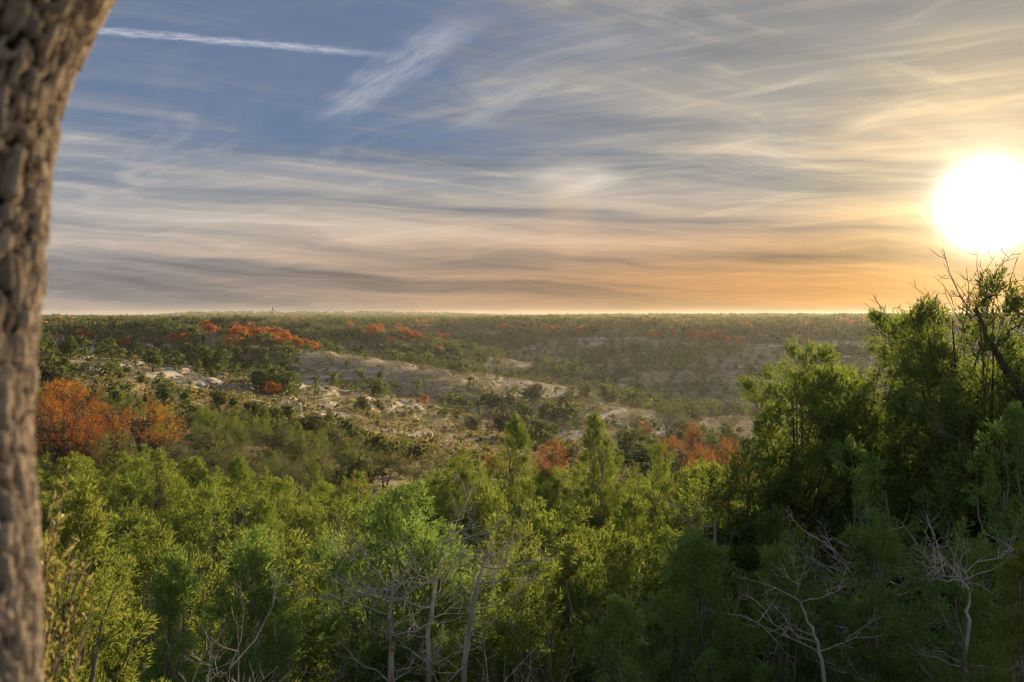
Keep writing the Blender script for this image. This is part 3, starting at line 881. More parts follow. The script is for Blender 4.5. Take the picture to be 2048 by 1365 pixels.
def hero(px, top, Y, wpx, label, seed, name='juniper_tree', group=None, dxo=0.0, **kw):
    x, _, zt = P(px, top, Y); zb = LZ(x, Y)
    h = zt - zb; r = wpx / F * Y * 0.5
    me = juniper_mesh(seed, h * 0.97, r, **kw)
    e = place(name, me, x, Y, 0, 1.0, zb)
    tag(e, label, 'tree', group or 'junipers close below the viewpoint')
    taken.append((x, Y, r))
    return e

# nearest row, each modelled on its own
hero(120, 1000, 9.0, 330, 'golden lit juniper leaning out from behind the oak trunk', 11, lobes=44, plumes=40, clear=0.30, fine=True, lean=(0.10, -0.05), fol='juniper_gold', lobe=0.34, plume_len=0.19, point=0.45, twigs=20)
hero(300, 1050, 15.5, 180, 'narrow pointed juniper with golden tips, beside the golden leaning juniper', 12, lobes=30, plumes=36, clear=0.25, fol='juniper_gold', lobe=0.40, plume_len=0.24, point=0.8)
hero(345, 1120, 12.5, 150, 'small pointed green juniper left of the pale dead brush', 27, lobes=22, plumes=40, clear=0.30, fol='juniper_fresh', fine=True, lobe=0.34, plume_len=0.22, point=0.8)
hero(510, 1088, 14.0, 260, 'bright green juniper on pale forked stems behind the pale dead brush', 13, lobes=36, plumes=38, clear=0.42, fine=True, fol='juniper_fresh', lobe=0.42, plume_len=0.24, point=0.6, stems=3, spread=0.6)
broad = hero(800, 1010, 17.5, 480, 'broad green juniper showing three tall bare grey trunks under its crown', 14, lobes=58, plumes=36, clear=0.50, fol='juniper_fresh', lobe=0.58, plume_len=0.29, point=0.5, stems=3, twigs=44, spread=0.7)
hero(1235, 1232, 10.5, 250, 'small bright yellow green juniper at the bottom edge of the view', 15, lobes=26, plumes=48, clear=0.15, fine=True, fol='juniper_fresh', lobe=0.30, plume_len=0.19, point=0.75, twigs=6)
hero(1150, 1110, 20.0, 210, 'olive gold juniper right behind the broad juniper with three bare trunks', 16, lobes=34, plumes=32, clear=0.30, fol='juniper_gold', lobe=0.5, plume_len=0.28)
hero(1385, 1085, 14.5, 350, 'dense fresh green juniper behind the small yellow green juniper', 17, lobes=48, plumes=38, clear=0.32, fine=True, fol='juniper_fresh', lobe=0.46, plume_len=0.25, point=0.5, stems=3)
hero(1570, 1120, 13.5, 220, 'fresh green juniper left of the leaning pale snag', 18, lobes=34, plumes=36, clear=0.40, fine=True, fol='juniper_fresh', lobe=0.40, plume_len=0.23, stems=2, twigs=30)
hero(1755, 1060, 13.5, 300, 'rounded green juniper right of the leaning pale snag', 19, lobes=44, plumes=38, clear=0.30, fine=True, fol='juniper_fresh', lobe=0.44, plume_len=0.24, point=0.45)
hero(1925, 1075, 12.0, 290, 'loose feathery juniper with a bent pale trunk and open twigs', 20, lobes=36, plumes=34, clear=0.42, fine=True, fol='juniper_fresh', lobe=0.36, plume_len=0.23, point=0.5, stems=1, sparse=0.12, twigs=36)
hero(2040, 1120, 10.0, 170, 'sunlit yellow juniper bush at the lower right edge of the view', 21, lobes=22, plumes=40, clear=0.2, fine=True, fol='juniper_gold', lobe=0.32, plume_len=0.19)
hero(2035, 835, 15.0, 260, 'tall bright green juniper in front of the highest cedar', 22, lobes=46, plumes=36, clear=0.25, fol='juniper_fresh', lobe=0.5, plume_len=0.26, point=0.4)
hero(1430, 958, 24.0, 210, 'dark green juniper with one thin pale trunk, left below the spreading cedar', 23, lobes=36, plumes=30, clear=0.25, fol='juniper', lobe=0.55, plume_len=0.29, stems=1)
hero(1740, 905, 19.0, 330, 'half dead juniper with a tangle of curved grey twigs under the spreading cedar', 24, lobes=30, plumes=28, clear=0.35, fol='juniper_fresh', lobe=0.48, plume_len=0.28, sparse=0.3, twigs=80, stems=3)
# the big cedars that rise over the horizon
CK = dict(fol='juniper', bark='bark_dark', plume_len=0.40, spread=1.1)
hero(1765, 645, 26.0, 460, 'tall round topped cedar standing in the middle of the cedar clump', 25, lobes=46, plumes=66, clear=0.34, lobe=1.05, point=0.34, stems=3, twigs=24, leaders=0, **CK)
hero(1585, 700, 25.0, 460, 'spreading cedar whose crown slopes down to the open valley', 26, lobes=50, plumes=64, clear=0.24, lobe=1.0, point=0.32, stems=3, twigs=50, skew=-0.65, leaders=0, **CK)
highest = hero(1955, 548, 21.0, 430, 'highest cedar with dark bent limbs and bare twigs poking from its top', 28, lobes=60, plumes=42, clear=0.34, lobe=0.72, point=0.27, stems=3, twigs=24, top_twigs=34, sparse=0.06, leaders=1, **CK)
hero(2170, 430, 19.0, 320, 'cedar at the very edge of the view with its twigs just in sight', 29, lobes=34, plumes=40, clear=0.36, lobe=0.74, point=0.5, stems=2, twigs=16, top_twigs=10, sparse=0.1, leaders=1, **CK)
hero(1875, 640, 23.5, 420, 'broad dusky cedar between the round topped and the highest cedar', 32, lobes=44, plumes=60, clear=0.24, lobe=0.98, point=0.34, stems=3, twigs=24, leaders=0, **CK)
hero(2080, 640, 23.0, 380, 'dusky cedar behind the tall bright green juniper', 33, lobes=36, plumes=54, clear=0.24, lobe=0.95, point=0.38, stems=2, twigs=12, leaders=0, **CK)
hero(1475, 850, 23.5, 230, 'low outer cedar at the valley end of the cedar clump', 30, lobes=24, plumes=50, clear=0.2, lobe=0.70, point=0.40, stems=2, twigs=24, leaders=0, **CK)

# ridge of pointed junipers where the bluff breaks off
POOL = []
for i, (h, r, lo, cl, pt) in enumerate([(5.2, 2.3, 34, 0.12, 0.38), (5.0, 2.7, 40, 0.12, 0.32), (5.4, 1.8, 30, 0.12, 0.58), (4.8, 2.5, 36, 0.14, 0.34), (5.0, 2.1, 32, 0.12, 0.44)]):
    POOL.append((h, r, juniper_mesh(60 + i, h, r, lobes=int(lo * 1.3), plumes=30, clear=cl, lobe=0.66, plume_len=0.33, point=pt, leaders=[1, 0, 3, 0, 2][i], stems=2 + i % 2, twigs=18)))
POOLG = []
for i, (h, r, lo, cl, pt) in enumerate([(4.9, 2.4, 36, 0.14, 0.36), (5.1, 1.9, 32, 0.12, 0.52), (4.6, 2.6, 38, 0.14, 0.32)]):
    POOLG.append((h, r, juniper_mesh(80 + i, h, r, lobes=int(lo * 1.3), plumes=30, clear=cl, lobe=0.64, plume_len=0.33, point=pt, leaders=[1, 3, 0][i], stems=2, twigs=18, fol='juniper_gold')))

def stock(pool, k, x, y, htarget, rot=None, wide=1.0):
    h, r, me = pool[k % len(pool)]
    s = htarget / h
    e = place('juniper_tree', me, x, y, RNG.uniform(0, 6.28) if rot is None else rot, (s * wide, s * wide, s))
    taken.append((x, y, r * s * wide))
    return e

ridge = [(1030, 872, 41, 2, 'tallest pointed juniper on the rim, left of the twin spire juniper'), (1190, 868, 40, 2, 'juniper with a thin spire on the rim in front of the red oaks'),
         (1330, 912, 39, 0, 'dark juniper on the rim beside the bright red oak'), (930, 928, 42, 4, 'juniper on the rim left of the tallest pointed juniper'),
         (1110, 930, 43, 1, 'low juniper between the two spires on the rim'), (1262, 930, 41, 3, 'round juniper on the rim right of the thin spire'),
         (845, 958, 40, 1, 'low round juniper on the rim above the broad bare trunked juniper'), (735, 968, 38, 3, 'rim juniper in front of the small red oak top'),
         (1400, 950, 36, 4, 'rim juniper just left of the dark juniper with a thin pale trunk')]
for px, top, Y, k, lab in ridge:
    x, _, zt = P(px, top, Y)
    tag(stock(POOL, k, x, Y, zt - LZ(x, Y), wide=0.85), lab, 'tree', 'junipers along the rim of the bluff')

# the thicket in between
def free(x, y, r, f=0.56):
    return all((x - a) ** 2 + (y - b) ** 2 > (f * (r + c)) ** 2 for a, b, c in taken)
n_th = 0; THICK = []
for it in range(5200):
    Y = math.sqrt(RNG.uniform(15.5 ** 2, 51 ** 2)); px = RNG.uniform(-40, 2140)
    x = (px - 1024) / F * Y
    if not free(x, Y, 1.9): continue
    h = RNG.uniform(4.0, 5.3)
    cap = np.interp(px, [0, 100, 250, 430, 560, 700, 860, 1000, 1200, 1330, 1440, 1600, 2048], [900, 892, 905, 930, 948, 965, 965, 930, 930, 940, 960, 960, 900]) + RNG.uniform(0, 34)
    zmax = (HZ - cap) / F * Y
    zb = LZ(x, Y)
    h = min(h, zmax - zb)
    if h < 2.6: continue
    gold = RNG.random() < (0.38 if px < 1150 else 0.18)
    e = stock(POOLG if gold else POOL, int(RNG.integers(0, 50)), x, Y, h, wide=RNG.uniform(0.95, 1.2))
    row = int(np.digitize(Y, [22, 28, 35, 43])); THICK.append((row, px, gold, h, e))
    n_th += 1
ORD = ['first', 'second', 'third', 'fourth', 'fifth', 'sixth', 'seventh', 'eighth', 'ninth', 'tenth', 'eleventh', 'twelfth', 'thirteenth', 'fourteenth', 'fifteenth', 'sixteenth', 'seventeenth', 'eighteenth', 'nineteenth', 'twentieth']
for w_, e_ in (('twenty', 'thirtieth'), ('thirty', 'fortieth'), ('forty', 'fiftieth'), ('fifty', 'sixtieth')):
    ORD += [w_ + '-' + o for o in ORD[:9]] + [e_]
ROWN = ['front row', 'second row', 'middle row', 'fourth row', 'back row']
for row in range(5):
    for k, (_, px, gold, h, e) in enumerate(sorted([t for t in THICK if t[0] == row], key=lambda t: t[1])):
        tag(e, '%s %s juniper, %s from the oak trunk in the %s of the thicket' % ('tall' if h > 4.6 else ('middling' if h > 3.6 else 'low'), 'golden green' if gold else 'deep green', ORD[k], ROWN[row]),
            'tree', 'junipers in the %s of the thicket' % ROWN[row])
print('thicket', n_th)

# dead brush, snags, sapling
def deadwood(px, top, Y, wpx, seed, label, n=18, name='dead_shrub', cat='shrub', mat='dead', thick=1.0):
    x, _, zt = P(px, top, Y); zb = LZ(x, Y); h = zt - zb
    me = bare_mesh(seed, h, wpx / F * Y * 0.5, mat, n, thick)
    e = place(name, (None, me, None), x, Y, 0, 1.0, zb, names=('crown', 'branches', 'x'))
    tag(e, label, cat); return e
deadwood(430, 1205, 10.5, 230, 401, 'pale grey dead brush fanning up at the bottom left', 34, thick=0.36)
deadwood(1010, 1215, 15.0, 260, 402, 'tangle of bare grey branches right of the three bare trunks', 14, thick=0.36)
deadwood(700, 1225, 15.2, 190, 403, 'bare grey forked branches left of the three bare trunks', 9, thick=0.42)

def snag(pts, r0, label, seed, name='dead_snag', limbs=9, cat='tree', parent=None, mat='dead'):
    """a bleached dead trunk along a bent line of world points, each branch a part"""
    rng = np.random.default_rng(seed); a = Acc()
    pts = np.array(pts, float); o = pts[0].copy(); pts = pts - o
    t = np.linspace(0, len(pts) - 1, 14); fine_ = np.stack([np.interp(t, np.arange(len(pts)), pts[:, k]) for k in range(3)], -1)
    fine_[1:-1] += rng.normal(0, 0.012, (12, 3))
    a.tube(fine_, np.linspace(r0, r0 * 0.22, 14) * rng.uniform(0.9, 1.1, 14), 8, 0.6)
    if parent is None:
        e = bpy.data.objects.new(name, None); COL.objects.link(e); e.location = o
        tag(e, label, cat); off = np.zeros(3); tn = link('trunk', a.mesh('snag_trunk', M[mat], True), e)
    else:
        e = parent; tn = link(name, a.mesh('bare_trunk', M[mat], True), e)
        tn.location = Vector(o) - e.location; e = tn
    for i in range(limbs):
        b = Acc()
        p0 = fine_[rng.integers(3, 14)]; th_ = rng.uniform(0, 6.28); L = rng.uniform(0.5, 1.4)
        p2 = p0 + np.array([math.cos(th_) * L, math.sin(th_) * L * 0.6, rng.uniform(-0.1, 0.8) * L])
        pp = bez(p0, (p0 + p2) / 2 + np.array([0, 0, rng.uniform(-0.25, 0.1)]), p2, 7); pp[1:-1] += rng.normal(0, 0.025, (5, 3))
        b.tube(pp, np.linspace(r0 * 0.24, 0.003, 7), 4, rng.uniform(0.3, 0.8))
        b.stamp(TW[rng.integers(0, 6)], pp[[2, 3, 4, 5]], rng.normal(0, 0.6, (4, 3)) + (p2 - p0) / L + np.array([0, 0, .3]), rng.uniform(0.3, 0.75, 4), rng.uniform(0.3, 0.8, 4), rng)
        link('branch', b.mesh('snag_branch', M[mat], True), e)
    return e
def up(px, py, Y):
    return P(px, py, Y)
def rooted(px, Y):
    x = (px - 1024) / F * Y; return (x, Y, LZ(x, Y) - 0.2)
snag([rooted(1660, 12.8), up(1648, 1330, 12.7), up(1625, 1260, 12.6), up(1600, 1205, 12.6)], 0.036, 'leaning pale snag with a broken tip and side branches', 501, limbs=7)
snag([rooted(785, 15.4), up(782, 1330, 15.4), up(780, 1240, 15.4), up(786, 1130, 15.6)], 0.062, '', 502, 'bare_trunk', 16, parent=broad)
snag([rooted(845, 15.6), up(855, 1290, 15.6), up(866, 1200, 15.7), up(885, 1090, 15.8)], 0.055, '', 503, 'bare_trunk', 16, parent=broad)
snag([rooted(915, 15.2), up(930, 1290, 15.2), up(955, 1175, 15.3), up(975, 1095, 15.4)], 0.060, '', 504, 'bare_trunk', 18, parent=broad)
snag([rooted(1945, 11.6), up(1932, 1250, 11.6), up(1940, 1180, 11.6), up(1915, 1150, 11.6)], 0.028, 'bent pale snag inside the loose feathery juniper', 505, 'dead_snag', 6)
snag([rooted(1432, 23.0), up(1430, 1100, 23.0), up(1431, 1040, 23.0), up(1432, 1000, 23.0)], 0.05, 'thin upright pale snag in front of the dark juniper below the cedars', 507, 'dead_snag', 7)
# dark limbs of the highest cedar reaching in from the edge
snag([rooted(2110, 20.0), up(2090, 900, 19.8), up(2048, 790, 19.6), up(1990, 705, 19.8), up(1950, 620, 20.3)], 0.15, '', 506, 'limb', 8, parent=highest, mat='bark_dark')

# oak sapling with curved pale leaves by the trunk
def sapling():
    rng = np.random.default_rng(77); cr, tr = Acc(), Acc()
    Y = 4.6; x0 = P(60, 0, Y)[0]; zb = LZ(x0, Y)
    for k in range(16):
        px, py = [(130, 915), (100, 950), (150, 1050), (115, 1060), (135, 1080), (175, 1100), (105, 1110), (120, 1160), (190, 1150), (140, 1190), (100, 1200), (160, 1230), (120, 1260), (95, 1300), (110, 1010), (170, 1075)][k]
        e = np.array(P(px + rng.uniform(-12, 12), py, Y + rng.uniform(-0.3, 0.3))) - np.array([x0, Y, zb])
        p0 = np.array([0.0, 0.0, max(0.3, e[2] - rng.uniform(0.5, 1.0))])
        pts = bez(p0, p0 * 0.4 + e * 0.6 + np.array([0, 0, -0.1]), e, 9)
        tr.tube(pts, np.linspace(0.0055, 0.002, 9), 4, 0.5)
        n = 34
        t = rng.uniform(2.5, 8, n); j = t.astype(int).clip(0, 7)
        base = pts[j] + (pts[j + 1] - pts[j]) * (t - j)[:, None] + rng.normal(0, 0.008, (n, 3))
        d = nrm((pts[-1] - pts[3])[None]) * 0.6 + rng.normal(0, 0.65, (n, 3)) + np.array([0, 0, 0.3])
        V, Fc, T = blades(base, d, rng.uniform(0.035, 0.062, n), rng.uniform(0.016, 0.024, n), rng, np.clip(rng.normal(0.5, 0.22, n), 0, 1))
        cr.add(V, Fc, T)
    tr.tube(np.array([[0, 0, -0.3], [0.02, 0, 0.8], [-0.02, 0.02, 1.6], [0.0, 0, 2.6]]), [0.03, 0.024, 0.017, 0.009], 6, 0.5)
    e = place('oak_sapling', (cr.mesh('sapling_leaves', M['sprig']), tr.mesh('sapling_stems', M['twig'], True), None), x0, Y, 0, 1.0, zb, names=('leaves', 'stems', 'x'))
    tag(e, 'oak sapling with small cupped olive leaves close beside the oak trunk', 'tree')
sapling()

# ---------------------------------------------------------------- oaks
RED = [oak_mesh(700 + i, 5.0, 2.6, 'red_oak', lobes=44) for i in range(2)]
RUST = [oak_mesh(710 + i, 4.6, 2.5, 'rust_oak', lobes=48) for i in range(2)]
YEL = [oak_mesh(720, 4.5, 2.2, 'yellow_oak', lobes=28)]
LIVE = [oak_mesh(730 + i, 4.2, 2.5, 'live_oak', lobes=38, tuft=0.20, clear=0.22, gap=0.15) for i in range(3)]
def oak_at(px, top, Y, wpx, pool, label, group=None, hmin=2.0, k=0, name='red_oak', base_h=4.8, base_r=2.5):
    x, _, zt = P(px, top, Y); zb = LZ(x, Y); h = max(hmin, zt - zb); r = wpx / F * Y * 0.5
    e = place(name, pool[k % len(pool)], x, Y, RNG.uniform(0, 6.28), (r / base_r, r / base_r, h / base_h), zb)
    tag(e, label, 'tree', group); taken.append((x, Y, r)); return e
oak_at(125, 778, 62, 150, RED, 'large scarlet oak right beside the trunk')
oak_at(105, 815, 57, 130, RED, 'lower scarlet oak in front of the large scarlet oak', k=1)
oak_at(170, 845, 58, 60, RED, 'small scarlet oak below the large scarlet oak', k=0)
oak_at(288, 800, 64, 140, RUST, 'broad rust brown oak with a rounded crown', name='rust_oak')
oak_at(205, 806, 72, 44, RUST, 'small rust oak between the scarlet and the broad rust oak', k=1, name='rust_oak')
oak_at(120, 752, 98, 60, YEL, 'orange yellow oak on the slope above the scarlet oaks', name='yellow_oak')
oak_at(150, 754, 96, 44, YEL, 'small yellow oak beside the orange yellow oak', name='yellow_oak')
oak_at(708, 958, 50, 40, RED, 'scarlet oak top just showing over the juniper thicket', k=1)
oak_at(1105, 888, 90, 56, RED, 'pinkish red oak between the two spires on the rim')
oak_at(1080, 915, 86, 40, RED, 'small red oak left of the pinkish red oak', k=1)
oak_at(985, 915, 100, 34, RED, 'low red oak behind the rim left of the tallest pointed juniper')
oak_at(1340, 880, 130, 62, RED, 'red oak in the valley right of the thin spire juniper', k=1)
oak_at(1290, 845, 200, 22, RED, 'tiny red oak on the pale valley floor')
oak_at(1398, 910, 52, 60, RED, 'bright red oak showing between the rim and the spreading cedar')
oak_at(1455, 893, 50, 90, RED, 'orange red oak partly behind the spreading cedar', k=1)
oak_at(1385, 850, 150, 40, RED, 'pale red oak at the foot of the spreading cedar')
# grey green live oaks beyond the thicket
for i, (px, top, Y, w, lab) in enumerate([(455, 818, 96, 90, 'olive live oak at the near end of the sunlit slope'), (540, 850, 84, 120, 'broad olive live oak above the middle of the thicket'),
        (610, 870, 80, 110, 'live oak right of the broad olive live oak'), (690, 885, 78, 110, 'low grey green live oak before the pale bare nose of land'),
        (770, 905, 74, 100, 'dark live oak at the rim left of the pole tripod'), (400, 855, 74, 90, 'live oak right of the broad rust brown oak'),
        (470, 880, 62, 110, 'rounded live oak just over the thicket'), (850, 925, 70, 80, 'small live oak right below the pole tripod'),
        (630, 905, 62, 80, 'dark green live oak directly over the thicket'), (560, 915, 58, 80, 'low live oak touching the thicket top'), (930, 945, 66, 60, 'last small live oak of the rim group'),
        (230, 870, 58, 90, 'live oak between the scarlet and rust oaks and the thicket'), (350, 890, 58, 80, 'dark live oak below the broad rust brown oak')]):
    oak_at(px, top, Y, w, LIVE, lab, 'live oaks beyond the thicket', k=i, name='live_oak', base_h=4.0, hmin=2.4)
oak_at(1185, 796, 262, 44, LIVE, 'round pale live oak alone on the valley floor', name='live_oak', base_h=4.0, hmin=2.5)
oak_at(1338, 806, 250, 66, LIVE, 'largest round live oak on the valley floor', name='live_oak', base_h=4.0, hmin=3, k=1)
oak_at(1270, 825, 245, 30, LIVE, 'small live oak left of the largest valley live oak', name='live_oak', base_h=4.0, hmin=2.0, k=2)

# ---------------------------------------------------------------- hillsides: individuals first, the mass after
FJ = [far_tree_mesh(800 + i, 3.4, 1.9, 'hill_juniper', 620, 0.03, 0.34, 0.7) for i in range(4)]
FL = [far_tree_mesh(820 + i, 3.4, 2.1, 'hill_oak', 620, 0.10, 0.34, 0.2) for i in range(3)]
FR = [far_tree_mesh(840 + i, 4.2, 2.2, 'red_oak', 460, 0.25, 0.34, 0.2) for i in range(2)] + [far_tree_mesh(850, 4.2, 2.2, 'rust_oak', 460, 0.25, 0.34, 0.2)]
FS = [far_tree_mesh(860 + i, 1.3, 1.0, 'scrub', 240, 0.0, 0.22, 0.3, 1) for i in range(3)]
FB = [(None, bare_mesh(870 + i, 3.2, 1.3, 'twig', 6, 1.4), None) for i in range(2)]

def far_place(name, pool, x, y, s, label, group, cat):
    e = place(name, pool[int(RNG.integers(0, len(pool)))], x, y, RNG.uniform(0, 6.28), (s * RNG.uniform(0.85, 1.2), s * RNG.uniform(0.85, 1.2), s))
    tag(e, label, cat, group); return e

# autumn oaks where the photograph shows them: crest of the near spur, the spur behind, the far slope
crest_lab = {
 'a': ('small red oak at the western end of the near spur', 'red oaks at the western end of the near spur'),
 'b': ('orange red oak in the autumn stand on the near spur', 'autumn oak stand on the crest of the near spur'),
 'c': ('orange oak on the wooded crest of the second spur', 'autumn oaks on the second spur'),
 'd': ('faint rust oak in the far dark woods', 'rust oaks on the far slope'),
}
AUT = [(165, 680, 24, 'a'), (178, 676, 20, 'a'), (250, 694, 22, 'a'), (265, 699, 18, 'a'), (345, 682, 20, 'a'), (365, 684, 22, 'a'), (372, 679, 20, 'a'), (325, 712, 14, 'a'), (310, 692, 16, 'a'), (106, 688, 16, 'a'),
                     (410, 664, 26, 'b'), (425, 668, 24, 'b'), (462, 676, 26, 'b'), (458, 694, 24, 'b'), (472, 702, 24, 'b'), (480, 678, 30, 'b'), (497, 672, 28, 'b'), (512, 682, 30, 'b'), (530, 680, 30, 'b'), (545, 688, 26, 'b'),
                     (552, 676, 26, 'b'), (566, 684, 26, 'b'), (556, 694, 22, 'b'), (586, 690, 22, 'b'), (598, 695, 22, 'b'), (612, 694, 20, 'b'), (626, 698, 20, 'b'), (490, 694, 22, 'b'), (520, 696, 20, 'b'), (465, 662, 22, 'b'),
                     (745, 672, 26, 'c'), (758, 668, 24, 'c'), (800, 674, 26, 'c'), (815, 679, 24, 'c'), (832, 680, 22, 'c'), (850, 682, 20, 'c'), (880, 682, 20, 'c'), (892, 681, 18, 'c'), (916, 690, 16, 'c'), (880, 704, 16, 'c'), (780, 688, 18, 'c'),
                     (1100, 664, 18, 'd'), (1112, 665, 16, 'd'), (1165, 668, 18, 'd'), (1302, 676, 20, 'd'), (1320, 674, 16, 'd'), (1380, 678, 24, 'd'), (1405, 682, 24, 'd'), (1430, 684, 26, 'd'), (1450, 688, 22, 'd'), (1345, 668, 18, 'd'), (1250, 660, 16, 'd'), (1480, 690, 20, 'd'), (700, 655, 16, 'd'), (1010, 655, 14, 'd')]
seen_ = {}
for px, py, w, k in sorted(AUT):
    seen_[k] = seen_.get(k, -1) + 1
    x, y, z = hit(px, py + 7)
    s = max(0.8, 1.2 * w / F * y / 4.2)
    far_place('red_oak', FR[:2] if k in 'b' else FR, x, y, s, '%s, %s from the left' % (crest_lab[k][0], ORD[seen_[k]]), crest_lab[k][1], 'tree')
    taken.append((x, y, 1.6 * s))
for px, py, w, lab in [(545, 795, 34, 'small orange oak standing alone on the terraced slope'), (440, 800, 0, ''), (850, 812, 24, 'single rust oak beside the pale track'), (715, 862, 0, ''), (722, 880, 18, 'little brown oak under the pale track')]:
    if w:
        x, y, z = hit(px, py); far_place('red_oak', FR, x, y, w / F * y / 4.2, lab, None, 'tree'); taken.append((x, y, 1.5))
for px, py, w, lab in [(705, 775, 34, 'pale leafless tree beside the green thicket on the terraced slope'), (505, 775, 30, 'leafless greyish tree left of the orange oak on the terraced slope'), (790, 905, 26, 'bare white stemmed shrub at the pale bare nose'),
                       (285, 690, 26, 'pale dead tree among bushes at the western end of the spur'), (350, 790, 26, 'leafless shrub at the foot of the sunlit slope'), (650, 715, 14, 'thin bare sapling on the crest below the autumn stand')]:
    x, y, z = hit(px, py); far_place('bare_tree', FB, x, y, max(0.6, w / F * y / 2.4), lab, None, 'tree'); taken.append((x, y, 1.0))

# candidates over the whole visible country
cand = []
def scatter(r0, r1, per, seed):
    rng = np.random.default_rng(seed)
    n = int(1.02 * (r1 ** 2 - r0 ** 2) / 2 / per)
    a = rng.uniform(-0.51, 0.51, n); r_ = np.sqrt(rng.uniform(r0 ** 2, r1 ** 2, n))
    x, y = r_ * np.sin(a), r_ * np.cos(a)
    keep = rng.random(n) < cover(x, y) ** 1.25
    return x[keep], y[keep], rng
def visible(x, y, z, top):
    ok = np.ones(len(x), bool)
    for t in np.linspace(0.06, 0.985, 46):
        ok &= land(x * t, y * t, False) < (z + top) * t + 0.8
    return ok
xs, ys, rng = scatter(56, 720, 13.0, 91)
zs = land(xs, ys)
kind_n = fbm(xs / 40, ys / 40, 95, 2) + rng.normal(0, 0.30, len(xs))
hh = rng.uniform(1.5, 4.4, len(xs)) * (0.7 + 0.6 * cover(xs, ys))
west_slope = (np.hypot(xs, ys) < 190) & (xs < -8)
hh = np.where(west_slope, hh * 0.62, hh)
hh = np.where(np.hypot(xs, ys) > 480, hh * 1.2, hh)
vis = visible(xs, ys, zs, hh)
tk = np.array(taken)
for i0_ in range(0, len(xs), 2000):
    sl = slice(i0_, i0_ + 2000)
    dd = np.hypot(xs[sl, None] - tk[None, :, 0], ys[sl, None] - tk[None, :, 1])
    vis[sl] &= (dd > tk[None, :, 2] * 0.75 + 0.3).all(1)
xs, ys, zs, hh, kind_n = [v_[vis] for v_ in (xs, ys, zs, hh, kind_n)]
kd = np.where(kind_n > 0.26, 1, np.where(kind_n < -0.40, 2, 0))       # juniper, live oak, bare grey
kd = np.where((hh < 1.7) | ((np.hypot(xs, ys) < 190) & (xs < -8) & (kind_n > -0.1) & (hh < 2.2)), 3, kd)  # low scrub
size = hh / np.hypot(xs, ys)
order = np.argsort(-size)
N_IND = {0: 165, 1: 110, 2: 40, 3: 120}
cnt = {0: 0, 1: 0, 2: 0, 3: 0}
ind = np.zeros(len(xs), bool)
for i in order:
    if cnt[int(kd[i])] < N_IND[int(kd[i])]:
        cnt[int(kd[i])] += 1; ind[i] = True
pxs = 1024 + F * xs / ys; pys = HZ - F * zs / ys
def zone(i):
    r_ = math.hypot(xs[i], ys[i])
    if r_ < 190 and xs[i] < -8: return 'on the sunlit slope'
    if r_ < 150: return 'beyond the rim'
    if pxs[i] < 640: return 'on the terraced slope' if pys[i] > 705 else 'on the near spur'
    if pxs[i] < 1010: return 'by the pale track' if pys[i] > 770 else 'on the open crest'
    return 'on the valley floor' if pys[i] > 770 else 'in the ravine'
WORD = {0: ('dark green juniper', 'juniper_tree', 'tree'), 1: ('olive live oak', 'live_oak', 'tree'), 2: ('leafless grey tree', 'bare_tree', 'tree'), 3: ('low olive shrub', 'shrub', 'shrub')}
byz = {}
for i in np.nonzero(ind)[0]:
    byz.setdefault((int(kd[i]), zone(i)), []).append(i)
ROWS = ['lowest row', 'second row up', 'third row up', 'fourth row up', 'fifth row up', 'sixth row up', 'seventh row up', 'eighth row up', 'ninth row up', 'tenth row up', 'eleventh row up', 'twelfth row up']
for (k, zt_), lst in byz.items():
    lst.sort(key=lambda i: -pys[i])
    nrow = max(1, math.ceil(len(lst) / 11)); per_ = math.ceil(len(lst) / nrow)
    for r0 in range(nrow):
        for c0, i in enumerate(sorted(lst[r0 * per_:(r0 + 1) * per_], key=lambda i: pxs[i])):
            pool, base_h = {0: (FJ, 3.4), 1: (FL, 3.4), 2: (FB, 3.2), 3: (FS, 1.3)}[k]
            near = math.hypot(xs[i], ys[i]) < 105
            if near and k == 0: pool, base_h = [p_[2] for p_ in POOL], 5.1
            if near and k == 1: pool, base_h = LIVE, 4.0
            where = ('in the %s %s' % (ROWS[r0], zt_)) if nrow > 1 else zt_
            far_place(WORD[k][1], pool, float(xs[i]), float(ys[i]), float(hh[i]) / base_h, '%s, %s from the left %s' % (WORD[k][0], ORD[c0], where), WORD[k][0] + 's ' + zt_, WORD[k][2])
print('individuals', cnt, 'of', len(xs))

def mass(name, idx, mat, fol_shape, ntri, size_f, r_f, seed, X, Yy, Z, Hh):
    rng = np.random.default_rng(seed); a = Acc()
    lib = [far_crown_arrays(rng, ntri, 1.0, r_f, 0.03, size_f, fol_shape) for _ in range(12)]
    k = rng.integers(0, 12, len(idx))
    for j in range(12):
        ii_ = idx[k == j]
        if len(ii_) == 0: continue
        V, Fc, T = lib[j]
        ro = rng.uniform(0, 6.28, len(ii_)); c, s = np.cos(ro), np.sin(ro)
        w = Hh[ii_] * rng.uniform(0.85, 1.3, len(ii_))
        VX = (V[None, :, 0] * c[:, None] - V[None, :, 1] * s[:, None]) * w[:, None] + X[ii_][:, None]
        VY = (V[None, :, 0] * s[:, None] + V[None, :, 1] * c[:, None]) * w[:, None] + Yy[ii_][:, None]
        VZ = V[None, :, 2] * Hh[ii_][:, None] + Z[ii_][:, None]
        FF = Fc[None] + (np.arange(len(ii_)) * len(V))[:, None, None]
        TT = T[None] + rng.normal(0, 0.12, (len(ii_), 1))
        a.add(np.stack([VX, VY, VZ], -1).reshape(-1, 3), FF.reshape(-1, 3), np.clip(TT.ravel(), 0, 1))
    o = link(name, a.mesh(name, M[mat])); tag(o, kind='stuff'); return o
rest = ~ind
